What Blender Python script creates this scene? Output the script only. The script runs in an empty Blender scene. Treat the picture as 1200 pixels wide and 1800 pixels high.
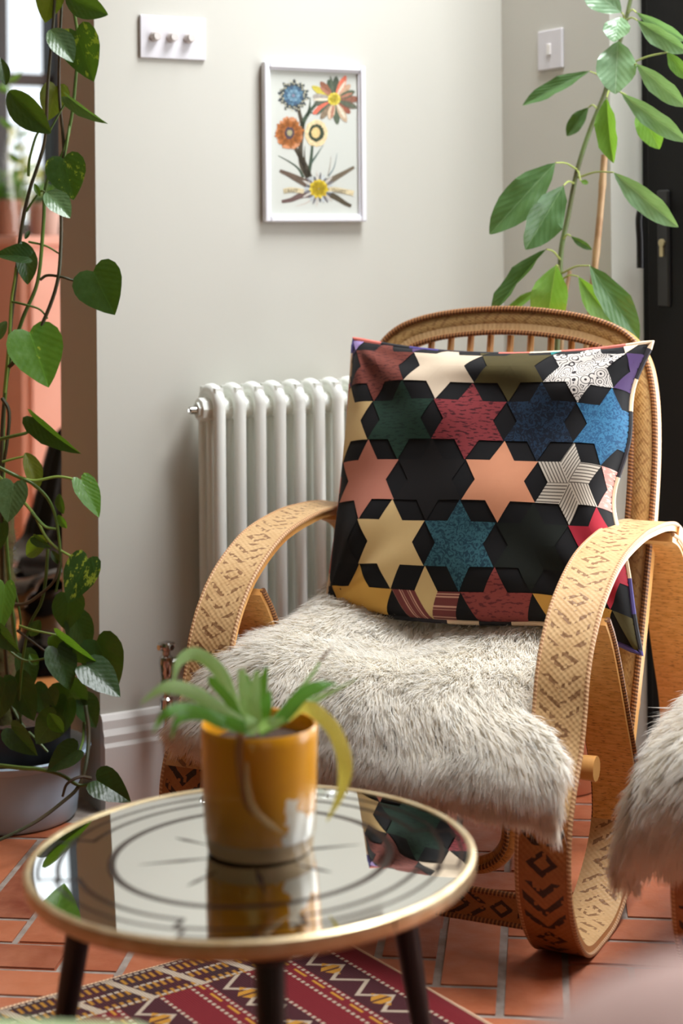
import bpy, bmesh, math, random
import numpy as np
from mathutils import Vector, Matrix

R = math.radians
RND = random.Random(7)
scene = bpy.context.scene
COL = scene.collection

# ------------------------------------------------------------------ camera
F, CX, HY, CAMH, ROLL = 3100.0, 600.0, 420.0, 1.13, R(0.5)
cd = bpy.data.cameras.new('camera')
cam = bpy.data.objects.new('camera', cd)
COL.objects.link(cam)
cam.matrix_world = Matrix.Translation((0, 0, CAMH)) @ Matrix.Rotation(R(90), 4, 'X') @ Matrix.Rotation(-ROLL, 4, 'Z')
cd.sensor_fit = 'AUTO'
cd.sensor_width = 36
cd.lens = F * 36 / 1800
cd.shift_y = -(900 - HY) / 1800
cd.clip_start = 0.05
cd.dof.use_dof = True
cd.dof.focus_distance = 3.02
cd.dof.aperture_fstop = 2.8
scene.camera = cam

# ------------------------------------------------------------------ world, lights, exposure
w = bpy.data.worlds.new('sky')
scene.world = w
w.use_nodes = True
nt = w.node_tree
bg = nt.nodes['Background']
bg.inputs['Color'].default_value = (0.86, 0.93, 1.0, 1)
bg.inputs['Strength'].default_value = 1.5
vs = scene.view_settings
vs.view_transform = 'Standard'
vs.look = 'None'
vs.gamma = 1
vs.use_curve_mapping = False
vs.exposure = 0.0
scene.cycles.max_bounces = 14
scene.cycles.diffuse_bounces = 12
scene.cycles.transparent_max_bounces = 12
scene.cycles.caustics_reflective = False
scene.cycles.caustics_refractive = False
scene.cycles.sample_clamp_indirect = 6

# the house axes: A is the left corner of the pale wall, D runs along it, N points out of it into the room
A = Vector((-0.487, 3.5, 0))
D = Vector((math.cos(R(30)), math.sin(R(30)), 0))
N = Vector((math.sin(R(30)), -math.cos(R(30)), 0))
UP = Vector((0, 0, 1))


def H(t, m, z=0.0):
    return A + D * t + N * m + UP * z


def area(name, loc, direction, sx, sy, power, color):
    ld = bpy.data.lights.new(name, 'AREA')
    ld.shape = 'RECTANGLE'
    ld.size, ld.size_y = sx, sy
    ld.energy = power
    ld.color = color
    o = bpy.data.objects.new(name, ld)
    COL.objects.link(o)
    o.location = loc
    o.rotation_euler = Vector(direction).to_track_quat('-Z', 'Y').to_euler()
    return o


# daylight through the glazed doors on the right and through the back room's side window
area('daylight_doors', H(1.135, 1.42, 1.3), -D, 2.0, 2.25, 60, (0.95, 0.98, 1.0))
area('daylight_rooflight', H(1.15, 1.65, 4.6), -UP - D * 0.12, 2.2, 2.6, 660, (0.95, 0.98, 1.0))
area('daylight_back_room', H(2.75, -1.5, 1.5), -D, 2.2, 1.7, 85, (1.0, 0.97, 0.92))


# ------------------------------------------------------------------ pixel rays
def ray(px, py):
    dx, dy = px - CX, py - HY
    return (dx * math.cos(ROLL) - dy * math.sin(ROLL)) / F, (dx * math.sin(ROLL) + dy * math.cos(ROLL)) / F


def P(px, py, Y):
    kx, ky = ray(px, py)
    return Vector((kx * Y, Y, CAMH - ky * Y))


def on_plane(px, py, p0, n):
    kx, ky = ray(px, py)
    d = Vector((kx, 1, -ky))
    o = Vector((0, 0, CAMH))
    return o + d * ((p0 - o).dot(n) / d.dot(n))


# ------------------------------------------------------------------ materials
def newmat(name):
    m = bpy.data.materials.new(name)
    m.use_nodes = True
    return m, m.node_tree, m.node_tree.nodes['Principled BSDF']


def rgba(c):
    return (c[0], c[1], c[2], 1)


def srgb(r, g, b):
    def f(v):
        v /= 255
        return v / 12.92 if v <= 0.04045 else ((v + 0.055) / 1.055) ** 2.4
    return (f(r), f(g), f(b))


def nd(nt, t, **kw):
    n = nt.nodes.new(t)
    for k, v in kw.items():
        setattr(n, k, v)
    return n


def mix_color(nt, a, b, fac):
    m = nd(nt, 'ShaderNodeMix', data_type='RGBA')
    for sock, v in ((m.inputs[0], fac), (m.inputs[6], a), (m.inputs[7], b)):
        if hasattr(v, 'links') or isinstance(v, bpy.types.NodeSocket):
            nt.links.new(v, sock)
        elif isinstance(v, (tuple, list)):
            sock.default_value = rgba(v)
        else:
            sock.default_value = v
    return m.outputs[2]


def math_n(nt, op, a, b=None, c=None, clamp=False):
    m = nd(nt, 'ShaderNodeMath', operation=op, use_clamp=clamp)
    for i, v in enumerate((a, b, c)):
        if v is None:
            continue
        if isinstance(v, bpy.types.NodeSocket):
            nt.links.new(v, m.inputs[i])
        else:
            m.inputs[i].default_value = v
    return m.outputs[0]


def ramp(nt, fac, stops, interp='LINEAR'):
    r = nd(nt, 'ShaderNodeValToRGB')
    r.color_ramp.interpolation = interp
    els = r.color_ramp.elements
    while len(els) < len(stops):
        els.new(0.5)
    for e, (p, c) in zip(els, stops):
        e.position = p
        e.color = rgba(c) if isinstance(c, (tuple, list)) else (c, c, c, 1)
    nt.links.new(fac, r.inputs[0])
    return r.outputs[0]


def bump(nt, bsdf, height, strength=0.3, dist=0.002):
    b = nd(nt, 'ShaderNodeBump')
    b.inputs['Strength'].default_value = strength
    b.inputs['Distance'].default_value = dist
    nt.links.new(height, b.inputs['Height'])
    nt.links.new(b.outputs[0], bsdf.inputs['Normal'])


def noise_n(nt, scale, detail=3, coord=None, dims='3D', rough=0.5):
    n = nd(nt, 'ShaderNodeTexNoise', noise_dimensions=dims)
    n.inputs['Scale'].default_value = scale
    n.inputs['Detail'].default_value = detail
    n.inputs['Roughness'].default_value = rough
    if coord is not None:
        nt.links.new(coord, n.inputs['Vector'])
    return n.outputs[0]


def objco(nt):
    return nd(nt, 'ShaderNodeTexCoord').outputs['Object']


def uvco(nt):
    return nd(nt, 'ShaderNodeTexCoord').outputs['UV']


def M(name, col, rough=0.5, metal=0.0, col2=None, scale=20, bumpy=0.0, bscale=None, spec=0.5, coat=0.0, lo=0.35, hi=0.65):
    m, nt, b = newmat(name)
    b.inputs['Base Color'].default_value = rgba(col)
    b.inputs['Roughness'].default_value = rough
    b.inputs['Metallic'].default_value = metal
    b.inputs['Specular IOR Level'].default_value = spec
    b.inputs['Coat Weight'].default_value = coat
    co = objco(nt)
    if col2 is not None:
        f = ramp(nt, noise_n(nt, scale, 4, co), [(lo, 0.0), (hi, 1.0)])
        nt.links.new(mix_color(nt, col, col2, f), b.inputs['Base Color'])
    if bumpy:
        bump(nt, b, noise_n(nt, bscale or scale, 4, co), bumpy)
    return m


def stretch(nt, co, s):
    mp = nd(nt, 'ShaderNodeMapping')
    mp.inputs['Scale'].default_value = s
    nt.links.new(co, mp.inputs['Vector'])
    return mp.outputs[0]


# ------------------------------------------------------------------ mesh building
class MB:
    def __init__(self):
        self.v, self.f, self.uv, self.mi = [], [], [], []
        self.has_uv = False

    def add(self, vs, fs, uvs=None, mi=0):
        o = len(self.v)
        self.v += [tuple(x) for x in vs]
        self.f += [tuple(i + o for i in f) for f in fs]
        self.mi += [mi] * len(fs)
        if uvs is not None:
            self.has_uv = True
            self.uv += [tuple(u) for u in uvs]
        else:
            self.uv += [(0.0, 0.0)] * sum(len(f) for f in fs)
        return self

    def obox(self, c, ax, half, mi=0):
        c = Vector(c)
        vs = []
        for sx in (-1, 1):
            for sy in (-1, 1):
                for sz in (-1, 1):
                    vs.append(c + ax[0] * (sx * half[0]) + ax[1] * (sy * half[1]) + ax[2] * (sz * half[2]))
        fs = [(0, 1, 3, 2), (4, 6, 7, 5), (0, 4, 5, 1), (2, 3, 7, 6), (0, 2, 6, 4), (1, 5, 7, 3)]
        if ax[0].cross(ax[1]).dot(ax[2]) < 0:
            fs = [f[::-1] for f in fs]
        return self.add(vs, fs, mi=mi)

    def tube(self, path, rad, n=8, cap=True, closed=False, squash=None, ustart=0.0, mi=0):
        path = [Vector(p) for p in path]
        rads = rad if isinstance(rad, (list, tuple)) else [rad] * len(path)
        L = len(path)
        vs, fs, uvs = [], [], []
        tprev = None
        u = ustart
        nrm = None
        us = []
        for i, p in enumerate(path):
            if closed:
                t = (path[(i + 1) % L] - path[i - 1])
            else:
                t = path[min(i + 1, L - 1)] - path[max(i - 1, 0)]
            t.normalize()
            if nrm is None:
                nrm = t.orthogonal().normalized() if squash is None else (Vector(squash) - t * t.dot(Vector(squash))).normalized()
            else:
                nrm = (nrm - t * t.dot(nrm)).normalized()
            bi = t.cross(nrm)
            if i:
                u += (p - path[i - 1]).length
            us.append(u)
            for k in range(n):
                a = 2 * math.pi * k / n
                vs.append(p + (nrm * math.cos(a) + bi * math.sin(a)) * rads[i])
        segs = L if closed else L - 1
        for i in range(segs):
            j = (i + 1) % L
            uj = us[j] if j else u + (path[0] - path[-1]).length
            for k in range(n):
                k2 = (k + 1) % n
                fs.append((i * n + k, i * n + k2, j * n + k2, j * n + k))
                uvs += [(us[i], k / n), (us[i], (k + 1) / n), (uj, (k + 1) / n), (uj, k / n)]
        if cap and not closed:
            fs.append(tuple(range(n))[::-1])
            fs.append(tuple((L - 1) * n + k for k in range(n)))
            uvs += [(us[0], 0.5)] * n + [(us[-1], 0.5)] * n
        return self.add(vs, fs, uvs, mi)

    def lathe(self, prof, n=48, c=(0, 0, 0), mi=0, close=True):
        c = Vector(c)
        vs, fs, uvs = [], [], []
        for (r, z) in prof:
            for k in range(n):
                a = 2 * math.pi * k / n
                vs.append(c + Vector((r * math.cos(a), r * math.sin(a), z)))
        for i in range(len(prof) - 1):
            for k in range(n):
                k2 = (k + 1) % n
                fs.append((i * n + k, i * n + k2, (i + 1) * n + k2, (i + 1) * n + k))
                z0, z1 = prof[i][1], prof[i + 1][1]
                uvs += [(k / n, z0), ((k + 1) / n, z0), ((k + 1) / n, z1), (k / n, z1)]
        if close:
            fs.append(tuple(range(n))[::-1])
            fs.append(tuple((len(prof) - 1) * n + k for k in range(n)))
            uvs += [(0.5, prof[0][1])] * n + [(0.5, prof[-1][1])] * n
        return self.add(vs, fs, uvs, mi)

    def mesh(self, name, mats, smooth=True):
        me = bpy.data.meshes.new(name)
        me.from_pydata(self.v, [], self.f)
        for m in (mats if isinstance(mats, (list, tuple)) else [mats]):
            me.materials.append(m)
        me.polygons.foreach_set('material_index', self.mi)
        if self.has_uv:
            ul = me.uv_layers.new(name='UVMap')
            ul.data.foreach_set('uv', np.array(self.uv, dtype=np.float32).ravel())
        if smooth:
            me.polygons.foreach_set('use_smooth', [True] * len(me.polygons))
            try:
                me.set_sharp_from_angle(angle=R(40))
            except Exception:
                pass
        me.update()
        return me

    def build(self, name, mats, parent=None, smooth=True, bevel=0.0):
        o = bpy.data.objects.new(name, self.mesh(name, mats, smooth))
        return link(o, parent, bevel)


def world_inv(p):
    if p is None or p.type != 'EMPTY':
        return Matrix.Identity(4)
    return p.matrix_basis.inverted()


def link(o, parent=None, bevel=0.0):
    COL.objects.link(o)
    if parent is not None:
        o.parent = parent
        o.matrix_parent_inverse = world_inv(parent)
    if bevel:
        bm_ = o.modifiers.new('Bevel', 'BEVEL')
        bm_.width = bevel
        bm_.segments = 2
        bm_.limit_method = 'ANGLE'
        bm_.angle_limit = R(40)
    return o


def thing(name, label, cat, loc, group=None):
    o = bpy.data.objects.new(name, None)
    o.empty_display_size = 0.05
    COL.objects.link(o)
    o.location = loc
    o.matrix_basis = Matrix.Translation(loc)
    o['label'] = label
    o['category'] = cat
    if group:
        o['group'] = group
    return o


def tag(o, label, cat, group=None):
    o['label'] = label
    o['category'] = cat
    if group:
        o['group'] = group
    return o


def struct(o):
    o['kind'] = 'structure'
    return o


XYZ = (Vector((1, 0, 0)), Vector((0, 1, 0)), Vector((0, 0, 1)))
HAX = (D, N, UP)


def catmull(pts, per=8, closed=False):
    pts = [Vector(p) for p in pts]
    n = len(pts)
    out = []
    for i in range(n if closed else n - 1):
        p0 = pts[(i - 1) % n] if closed or i else pts[0] * 2 - pts[1]
        p1, p2 = pts[i], pts[(i + 1) % n]
        p3 = pts[(i + 2) % n] if closed or i + 2 < n else pts[-1] * 2 - pts[-2]
        for k in range(per):
            t = k / per
            out.append(0.5 * ((2 * p1) + (p2 - p0) * t + (2 * p0 - 5 * p1 + 4 * p2 - p3) * t * t + (3 * p1 - p0 - 3 * p2 + p3) * t ** 3))
    if not closed:
        out.append(pts[-1])
    return out


# ================================================================== LARGE STRUCTURE
def wall_mat():
    m, nt, b = newmat('wall_paint')
    b.inputs['Roughness'].default_value = 0.75
    co = objco(nt)
    f = noise_n(nt, 3.0, 3, co)
    nt.links.new(mix_color(nt, srgb(196, 194, 185), srgb(191, 188, 178), f), b.inputs['Base Color'])
    bump(nt, b, noise_n(nt, 120, 3, co), 0.08, 0.001)
    return m


WALL = wall_mat()
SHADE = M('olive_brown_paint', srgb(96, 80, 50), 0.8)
CEIL = M('ceiling_paint', srgb(235, 231, 222), 0.8)
WHITE = M('white_gloss_paint', srgb(218, 214, 210), 0.35)
BLACK = M('black_powder_coat', srgb(15, 14, 14), 0.55, bumpy=0.05, bscale=300, spec=0.2)
GROUT = M('pale_grout', srgb(164, 152, 142), 0.9, col2=srgb(132, 118, 108), scale=30, bumpy=0.3, bscale=120)


def slab(name, t0, t1, m0, m1, z0, z1, mat, bevel=0.0):
    mb = MB()
    mb.obox(H((t0 + t1) / 2, (m0 + m1) / 2, (z0 + z1) / 2), HAX, ((t1 - t0) / 2, (m1 - m0) / 2, (z1 - z0) / 2))
    return mb


def house(name, boxes, mat, bevel=0.0, parent=None, smooth=False):
    mb = MB()
    for (t0, t1, m0, m1, z0, z1) in boxes:
        mb.obox(H((t0 + t1) / 2, (m0 + m1) / 2, (z0 + z1) / 2), HAX, ((t1 - t0) / 2, (m1 - m0) / 2, (z1 - z0) / 2))
    return mb.build(name, mat, parent, smooth, bevel)


CT = 0.985        # inner corner along the pale wall
MR = 0.386        # depth of the recess wall
TD = 1.056        # plane of the glazed doors
ZC = 2.7
floor = struct(house('floor', [(-3.5, 2.6, -0.21, 5.0, -0.12, -0.0035)], GROUT))
wood_base = M('subfloor', srgb(120, 80, 45), 0.8)
floor2 = struct(house('floor', [(-3.5, 2.6, -3.2, -0.21, -0.12, -0.012)], wood_base))
struct(house('ceiling', [(-3.5, 0.4, -3.2, 5.0, ZC, ZC + 0.1), (1.05, 2.6, -3.2, 0.15, ZC, ZC + 0.1), (0.4, 1.05, -3.2, 0.15, ZC, ZC + 0.1), (0.4, 2.6, 2.9, 5.0, ZC, ZC + 0.1)], CEIL))
struct(house('wall_back', [(0.0, CT + 0.4, -0.2, 0.0, -0.05, ZC)], WALL))
struct(house('wall_recess', [(CT, TD + 0.3, 0.0, MR, -0.05, ZC)], WALL))
struct(house('wall_lintel', [(-2.4, 0.0, -0.2, 0.0, 2.35, ZC), (-3.5, -2.4, -0.2, 0.0, -0.05, ZC)], WALL))
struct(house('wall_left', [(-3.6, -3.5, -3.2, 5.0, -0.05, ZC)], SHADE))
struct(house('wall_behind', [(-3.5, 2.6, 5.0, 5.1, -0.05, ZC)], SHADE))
# wall above and beyond the glazed doors
struct(house('wall_right', [(TD, TD + 0.25, MR, 5.0, 2.42, ZC), (TD, TD + 0.25, 2.45, 5.0, -0.05, 2.42)], WALL))
# back room
struct(house('wall_far', [(-3.5, 0.55, -3.2, -3.0, -0.05, ZC), (1.09, 2.6, -3.2, -3.0, -0.05, ZC),
                          (0.55, 1.09, -3.2, -3.0, -0.05, 1.16), (0.55, 1.09, -3.2, -3.0, 2.45, ZC)], WALL))
struct(house('wall_side', [(2.5, 2.6, -3.0, -2.7, -0.05, ZC), (2.5, 2.6, -0.3, 0.0, -0.05, ZC), (2.5, 2.6, -2.7, -0.3, -0.05, 0.6), (2.5, 2.6, -2.7, -0.3, 2.4, ZC)], WALL))
struct(house('wall_inner', [(CT + 0.4, 2.6, -0.2, 0.0, -0.05, ZC)], WALL))

# skirting with a moulded top, swept along the pale wall
SK = [(0.0, 0.0), (0.024, 0.0), (0.024, 0.128), (0.020, 0.136), (0.020, 0.150), (0.014, 0.162), (0.012, 0.178), (0.006, 0.188), (0.0, 0.190)]


def skirting(name, t0, t1, m):
    mb = MB()
    vs = [H(t, m + d_, z) for t in (t0, t1) for (d_, z) in SK]
    n = len(SK)
    fs = [(i, i + 1, n + i + 1, n + i) for i in range(n - 1)] + [tuple(range(n))[::-1], tuple(range(n, 2 * n))]
    mb.add(vs, fs)
    return struct(mb.build(name, WHITE, None, False))


skirting('baseboard_back', 0.0, CT, 0.0)

# glazed doors: black stiles and rails with panes, plane t = TD, running towards the camera
GLASS, gnt, gb = newmat('clear_glass')
gtr = nd(gnt, 'ShaderNodeBsdfTransparent')
ggl = nd(gnt, 'ShaderNodeBsdfGlossy')
ggl.inputs['Roughness'].default_value = 0.02
glw = nd(gnt, 'ShaderNodeLayerWeight')
gfr = math_n(gnt, 'ADD', math_n(gnt, 'MULTIPLY', math_n(gnt, 'POWER', glw.outputs['Facing'], 5.0), 0.5), 0.03)
gmx = nd(gnt, 'ShaderNodeMixShader')
gnt.links.new(gfr, gmx.inputs[0])
gnt.links.new(gtr.outputs[0], gmx.inputs[1])
gnt.links.new(ggl.outputs[0], gmx.inputs[2])
gnt.links.new(gmx.outputs[0], gnt.nodes['Material Output'].inputs['Surface'])

m0 = MR
for k in range(2):
    wd = 1.03
    a0, a1 = m0 + k * wd, m0 + (k + 1) * wd
    dr = struct(house('door_%d' % (k + 1), [(TD + 0.012, TD + 0.07, a0, a0 + 0.028, 0, 2.42), (TD + 0.012, TD + 0.07, a1 - 0.02, a1, 0, 2.42),
                                      (TD + 0.012, TD + 0.07, a0 + 0.028, a1 - 0.02, 2.37, 2.42), (TD + 0.012, TD + 0.07, a0 + 0.028, a1 - 0.02, 0, 0.03)], BLACK, 0.003))
    lf = house('door_leaf', [(TD + 0.0, TD + 0.055, a0 + 0.031, a0 + 0.17, 0.032, 2.367), (TD + 0.0, TD + 0.055, a1 - 0.12, a1 - 0.023, 0.032, 2.367),
                             (TD + 0.0, TD + 0.055, a0 + 0.17, a1 - 0.12, 2.27, 2.367), (TD + 0.0, TD + 0.055, a0 + 0.17, a1 - 0.12, 0.032, 0.2)], BLACK, 0.004, dr)
    house('pane', [(TD + 0.022, TD + 0.03, a0 + 0.17, a1 - 0.12, 0.2, 2.27)], GLASS, 0, lf)
    if k == 0:
        house('handle_plate', [(TD - 0.007, TD + 0.001, a0 + 0.068, a0 + 0.104, 0.985, 1.225)], M('handle_plate_black', srgb(26, 24, 24), 0.45), 0.004, lf)
        mb = MB()
        hz = 1.225
        pa = a0 + 0.086
        mb.tube(catmull([H(TD, pa, 1.19), H(TD - 0.035, pa, 1.19), H(TD - 0.055, pa - 0.004, 1.186), H(TD - 0.062, pa - 0.006, 1.165), H(TD - 0.06, pa - 0.006, 1.12), H(TD - 0.06, pa - 0.006, 1.065)], 6), 0.008, 10)
        mb.build('handle', M('satin_black_metal', srgb(40, 38, 38), 0.25, 0.6), lf)
        key = MB()
        key.tube([H(TD - 0.011, pa, 1.122 - 0.006), H(TD - 0.004, pa, 1.122 - 0.006)], 0.0085, 16)
        key.obox(H(TD - 0.0075, pa, 1.100), HAX, (0.0035, 0.005, 0.012))
        key.build('keyhole', M('keyhole_brass', srgb(190, 175, 135), 0.35, 0.8), lf)

roof = struct(house('window_2', [(0.4, 1.3, 0.15, 0.2, ZC, ZC + 0.08), (0.4, 1.3, 2.85, 2.9, ZC, ZC + 0.08), (0.4, 0.45, 0.2, 2.85, ZC, ZC + 0.08), (1.25, 1.3, 0.2, 2.85, ZC, ZC + 0.08), (0.45, 1.25, 1.5, 1.54, ZC, ZC + 0.08)], BLACK))
house('pane', [(0.45, 1.25, 0.2, 1.5, ZC + 0.03, ZC + 0.036)], GLASS, 0, roof)
house('pane', [(0.45, 1.25, 1.54, 2.85, ZC + 0.03, ZC + 0.036)], GLASS, 0, roof)

# far window in the back room
GREYFRAME = M('dark_grey_frame', srgb(52, 50, 54), 0.5)
win = struct(house('window_1', [(1.035, 1.09, -3.08, -2.96, 1.16, 2.45), (0.55, 0.60, -3.08, -2.96, 1.16, 2.45), (0.60, 1.035, -3.08, -2.96, 1.16, 1.20), (0.60, 1.035, -3.08, -2.96, 2.40, 2.45)], BLACK, 0.004))
house('mullion', [(0.80, 0.865, -3.07, -2.97, 1.20, 2.40)], GREYFRAME, 0.004, win)
house('glazing_bar', [(0.865, 1.035, -3.065, -2.985, 1.715, 1.755)], M('brown_black_bar', srgb(45, 28, 26), 0.5), 0.004, win)
house('pane', [(0.865, 1.035, -3.03, -3.024, 1.755, 2.40)], GLASS, 0, win)
house('pane', [(0.865, 1.035, -3.03, -3.024, 1.20, 1.715)], GLASS, 0, win)
house('pane', [(0.60, 0.80, -3.03, -3.024, 1.20, 2.40)], GLASS, 0, win)

# terracotta floor tiles, herringbone
TILE, tnt, tb = newmat('terracotta_tile')
tb.inputs['Roughness'].default_value = 0.42
tb.inputs['Specular IOR Level'].default_value = 0.45
oi = nd(tnt, 'ShaderNodeObjectInfo')
geo = nd(tnt, 'ShaderNodeNewGeometry')
tc1 = ramp(tnt, oi.outputs['Random'], [(0.0, srgb(136, 70, 44)), (0.3, srgb(170, 94, 60)), (0.6, srgb(156, 82, 52)), (0.85, srgb(186, 110, 74)), (1.0, srgb(124, 60, 40))])
tf = ramp(tnt, noise_n(tnt, 14, 5, geo.outputs['Position'], rough=0.65), [(0.35, 0.0), (0.7, 1.0)])
tnt.links.new(mix_color(tnt, tc1, srgb(190, 124, 92), math_n(tnt, 'MULTIPLY', tf, 0.45)), tb.inputs['Base Color'])
tr = ramp(tnt, noise_n(tnt, 30, 4, geo.outputs['Position']), [(0.3, 0.28), (0.7, 0.55)])
tnt.links.new(tr, tb.inputs['Roughness'])
bump(tnt, tb, noise_n(tnt, 22, 5, geo.outputs['Position'], rough=0.6), 0.35, 0.004)

TW, TG = 0.098, 0.0072


def tile_mesh(L, W):
    bm = bmesh.new()
    bmesh.ops.create_cube(bm, size=1.0)
    bmesh.ops.scale(bm, vec=(L - TG, W - TG, 0.03), verts=bm.verts)
    top = [e for e in bm.edges if all(v.co.z > 0 for v in e.verts)]
    bmesh.ops.bevel(bm, geom=top, offset=0.003, segments=2, affect='EDGES')
    me = bpy.data.meshes.new('tile')
    bm.to_mesh(me)
    bm.free()
    me.materials.append(TILE)
    return me


TH = tile_mesh(3 * TW, TW)
ta = R(-6.5)
tx = Vector((math.cos(ta), math.sin(ta), 0))
ty = Vector((-math.sin(ta), math.cos(ta), 0))
torg = Vector((0.199, 2.81, 0)) + tx * (3.5 * TW) + ty * (0.5 * TW)
tiles = []
for k in range(-40, 41):
    for q in range(-12, 13):
        for vert in (0, 1):
            if vert:
                x, y, sx_, sy_ = k + 3 + 3 * q, k - 2 - 3 * q, 1, 3
            else:
                x, y, sx_, sy_ = k + 3 * q, k - 3 * q, 3, 1
            c = torg - tx * ((x + sx_ / 2) * TW) + ty * ((y + sy_ / 2) * TW)
            rel = c - A
            t, m = rel.dot(D), rel.dot(N)
            if m < -0.15 or t > TD + 0.05 or t < -2.6 or m > 3.4:
                continue
            if m < -0.03 and t > -0.15:
                continue
            if c.y < 0.35:
                continue
            inview = abs(c.x) < c.y * 0.24 + 0.12
            tiles.append((0 if inview else 1, (c - Vector((0.1, 2.9, 0))).length, c, vert))
tiles.sort(key=lambda a: (a[0], a[1]))
rot_h = Matrix.Rotation(ta, 4, 'Z')
rot_v = Matrix.Rotation(ta + R(90), 4, 'Z')
rest = MB()
for i, (_, _, c, vert) in enumerate(tiles):
    jit = Matrix.Rotation(RND.uniform(-0.004, 0.004), 4, 'X') @ Matrix.Rotation(RND.uniform(-0.003, 0.003), 4, 'Y')
    mw = Matrix.Translation(c + Vector((0, 0, -0.015 + RND.uniform(-0.0015, 0.0)))) @ (rot_v if vert else rot_h) @ jit
    if i < 290:
        o = bpy.data.objects.new('tile', TH)
        link(o, floor)
        o.matrix_basis = mw
    else:
        rest.add([mw @ v.co for v in TH.vertices], [tuple(p.vertices) for p in TH.polygons])
if rest.v:
    o = rest.build('tile_field', TILE, floor, False)
    o['kind'] = 'stuff'

# wooden planks of the back room
PLANK, pnt, pb = newmat('honey_oak_plank')
pb.inputs['Roughness'].default_value = 0.4
oi = nd(pnt, 'ShaderNodeObjectInfo')
pco = stretch(pnt, objco(pnt), (2, 40, 10))
pf = noise_n(pnt, 2.0, 4, pco)
pc = ramp(pnt, oi.outputs['Random'], [(0, srgb(222, 150, 84)), (0.5, srgb(232, 164, 98)), (1, srgb(214, 140, 76))])
pnt.links.new(mix_color(pnt, pc, srgb(190, 115, 60), math_n(pnt, 'MULTIPLY', pf, 0.5)), pb.inputs['Base Color'])
bmx = bmesh.new()
bmesh.ops.create_cube(bmx, size=1.0)
bmesh.ops.scale(bmx, vec=(2.4, 0.137, 0.018), verts=bmx.verts)
bmesh.ops.bevel(bmx, geom=[e for e in bmx.edges if all(v.co.z > 0 for v in e.verts)], offset=0.002, segments=1, affect='EDGES')
pme = bpy.data.meshes.new('plank')
bmx.to_mesh(pme)
bmx.free()
pme.materials.append(PLANK)
for i in range(20):
    mm = -0.21 - 0.07 - i * 0.14
    for j in range(2):
        o = bpy.data.objects.new('plank', pme)
        link(o, floor2)
        c = H(-1.7 + (i % 3) * 0.35 + j * 2.404, mm, -0.009)
        o.matrix_basis = Matrix.Translation(c) @ Matrix.Rotation(R(30), 4, 'Z')
struct(house('trim_1', [(-2.4, 0.0, -0.235, -0.185, -0.012, 0.003)], M('oak_threshold', srgb(150, 96, 52), 0.5), 0.002))

# ================================================================== OBJECTS
# ------------------------------------------------------------------ radiator
CHROME = M('chrome', srgb(200, 198, 195), 0.12, 1.0)
RADW = M('radiator_enamel', srgb(230, 232, 226), 0.28)
RT0, RP, NCOL = 0.194, 0.0455, 8
rad = thing('radiator', 'white column radiator hung on the pale wall behind the wicker armchair', 'radiator', H(RT0 + 0.18, 0.08, 0.24))


def column_mesh():
    mb = MB()
    z0, z1, ma, mb_ = 0.24, 0.842, 0.036, 0.106
    rr, tr_ = 0.03, 0.0128
    loop = []
    for (cm, cz, a0) in ((mb_ - rr, z1 - tr_ - rr, 0), (ma + rr, z1 - tr_ - rr, 90), (ma + rr, z0 + tr_ + rr, 180), (mb_ - rr, z0 + tr_ + rr, 270)):
        for k in range(6):
            a = R(a0 + 18 * k)
            loop.append(H(0, cm + rr * math.cos(a), cz + rr * math.sin(a)))
    mb.tube(loop, tr_, 12, closed=True)
    mb.tube([H(0, 0.071, z0 + 0.03), H(0, 0.071, z1 - 0.03)], 0.0115, 10)
    for zc in (z0 + 0.052, z1 - 0.052):
        mb.tube([H(-RP / 2 - 0.0005, 0.071, zc), H(-0.01, 0.071, zc), H(0.01, 0.071, zc), H(RP / 2 + 0.0005, 0.071, zc)], [0.02, 0.023, 0.023, 0.02], 16)
        mb.obox(H(0, 0.071, zc + (0.012 if zc > 0.5 else -0.012)), HAX, (0.0085, 0.036, 0.032))
    return mb.mesh('radiator_column', RADW)


cme = column_mesh()
for i in range(NCOL):
    o = bpy.data.objects.new('radiator_column', cme)
    link(o, rad)
    o.matrix_basis = Matrix.Translation(D * (RT0 + RP * (i + 0.5)))
mb = MB()
zt = 0.79
mb.tube([H(RT0 + 0.012, 0.071, zt), H(RT0 - 0.006, 0.071, zt)], 0.024, 8)
mb.tube([H(RT0 - 0.005, 0.071, zt), H(RT0 - 0.012, 0.071, zt)], 0.016, 6)
mb.build('end_plug', RADW, rad, bevel=0.001)
mb = MB()
mb.tube([H(RT0 - 0.011, 0.071, zt), H(RT0 - 0.026, 0.071, zt)], [0.0085, 0.0075], 10)
mb.tube([H(RT0 - 0.026, 0.071, zt), H(RT0 - 0.031, 0.071, zt)], 0.004, 4)
mb.build('bleed_valve', CHROME, rad)
for t in (RT0 + 0.09, RT0 + 0.32):
    for z in (0.3, 0.78):
        mb = MB()
        mb.obox(H(t, 0.022, z), HAX, (0.012, 0.022, 0.02))
        mb.build('wall_bracket', RADW, rad)
vt, vm = 0.112, 0.071
mb = MB()
mb.tube([H(RT0 + 0.01, vm, 0.292), H(vt, vm, 0.292)], 0.010, 10)
mb.tube([H(RT0 - 0.008, vm, 0.292), H(RT0 - 0.022, vm, 0.292)], 0.016, 6)
mb.lathe([(0.009, 0.20), (0.014, 0.202), (0.014, 0.222), (0.0095, 0.226), (0.0095, 0.236), (0.0125, 0.24), (0.0125, 0.258), (0.011, 0.262), (0.013, 0.275), (0.0145, 0.292), (0.013, 0.305), (0.0085, 0.309), (0.0085, 0.318)], 16, H(vt, vm, 0))
vb = mb.build('valve', CHROME, rad)
mb = MB()
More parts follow.
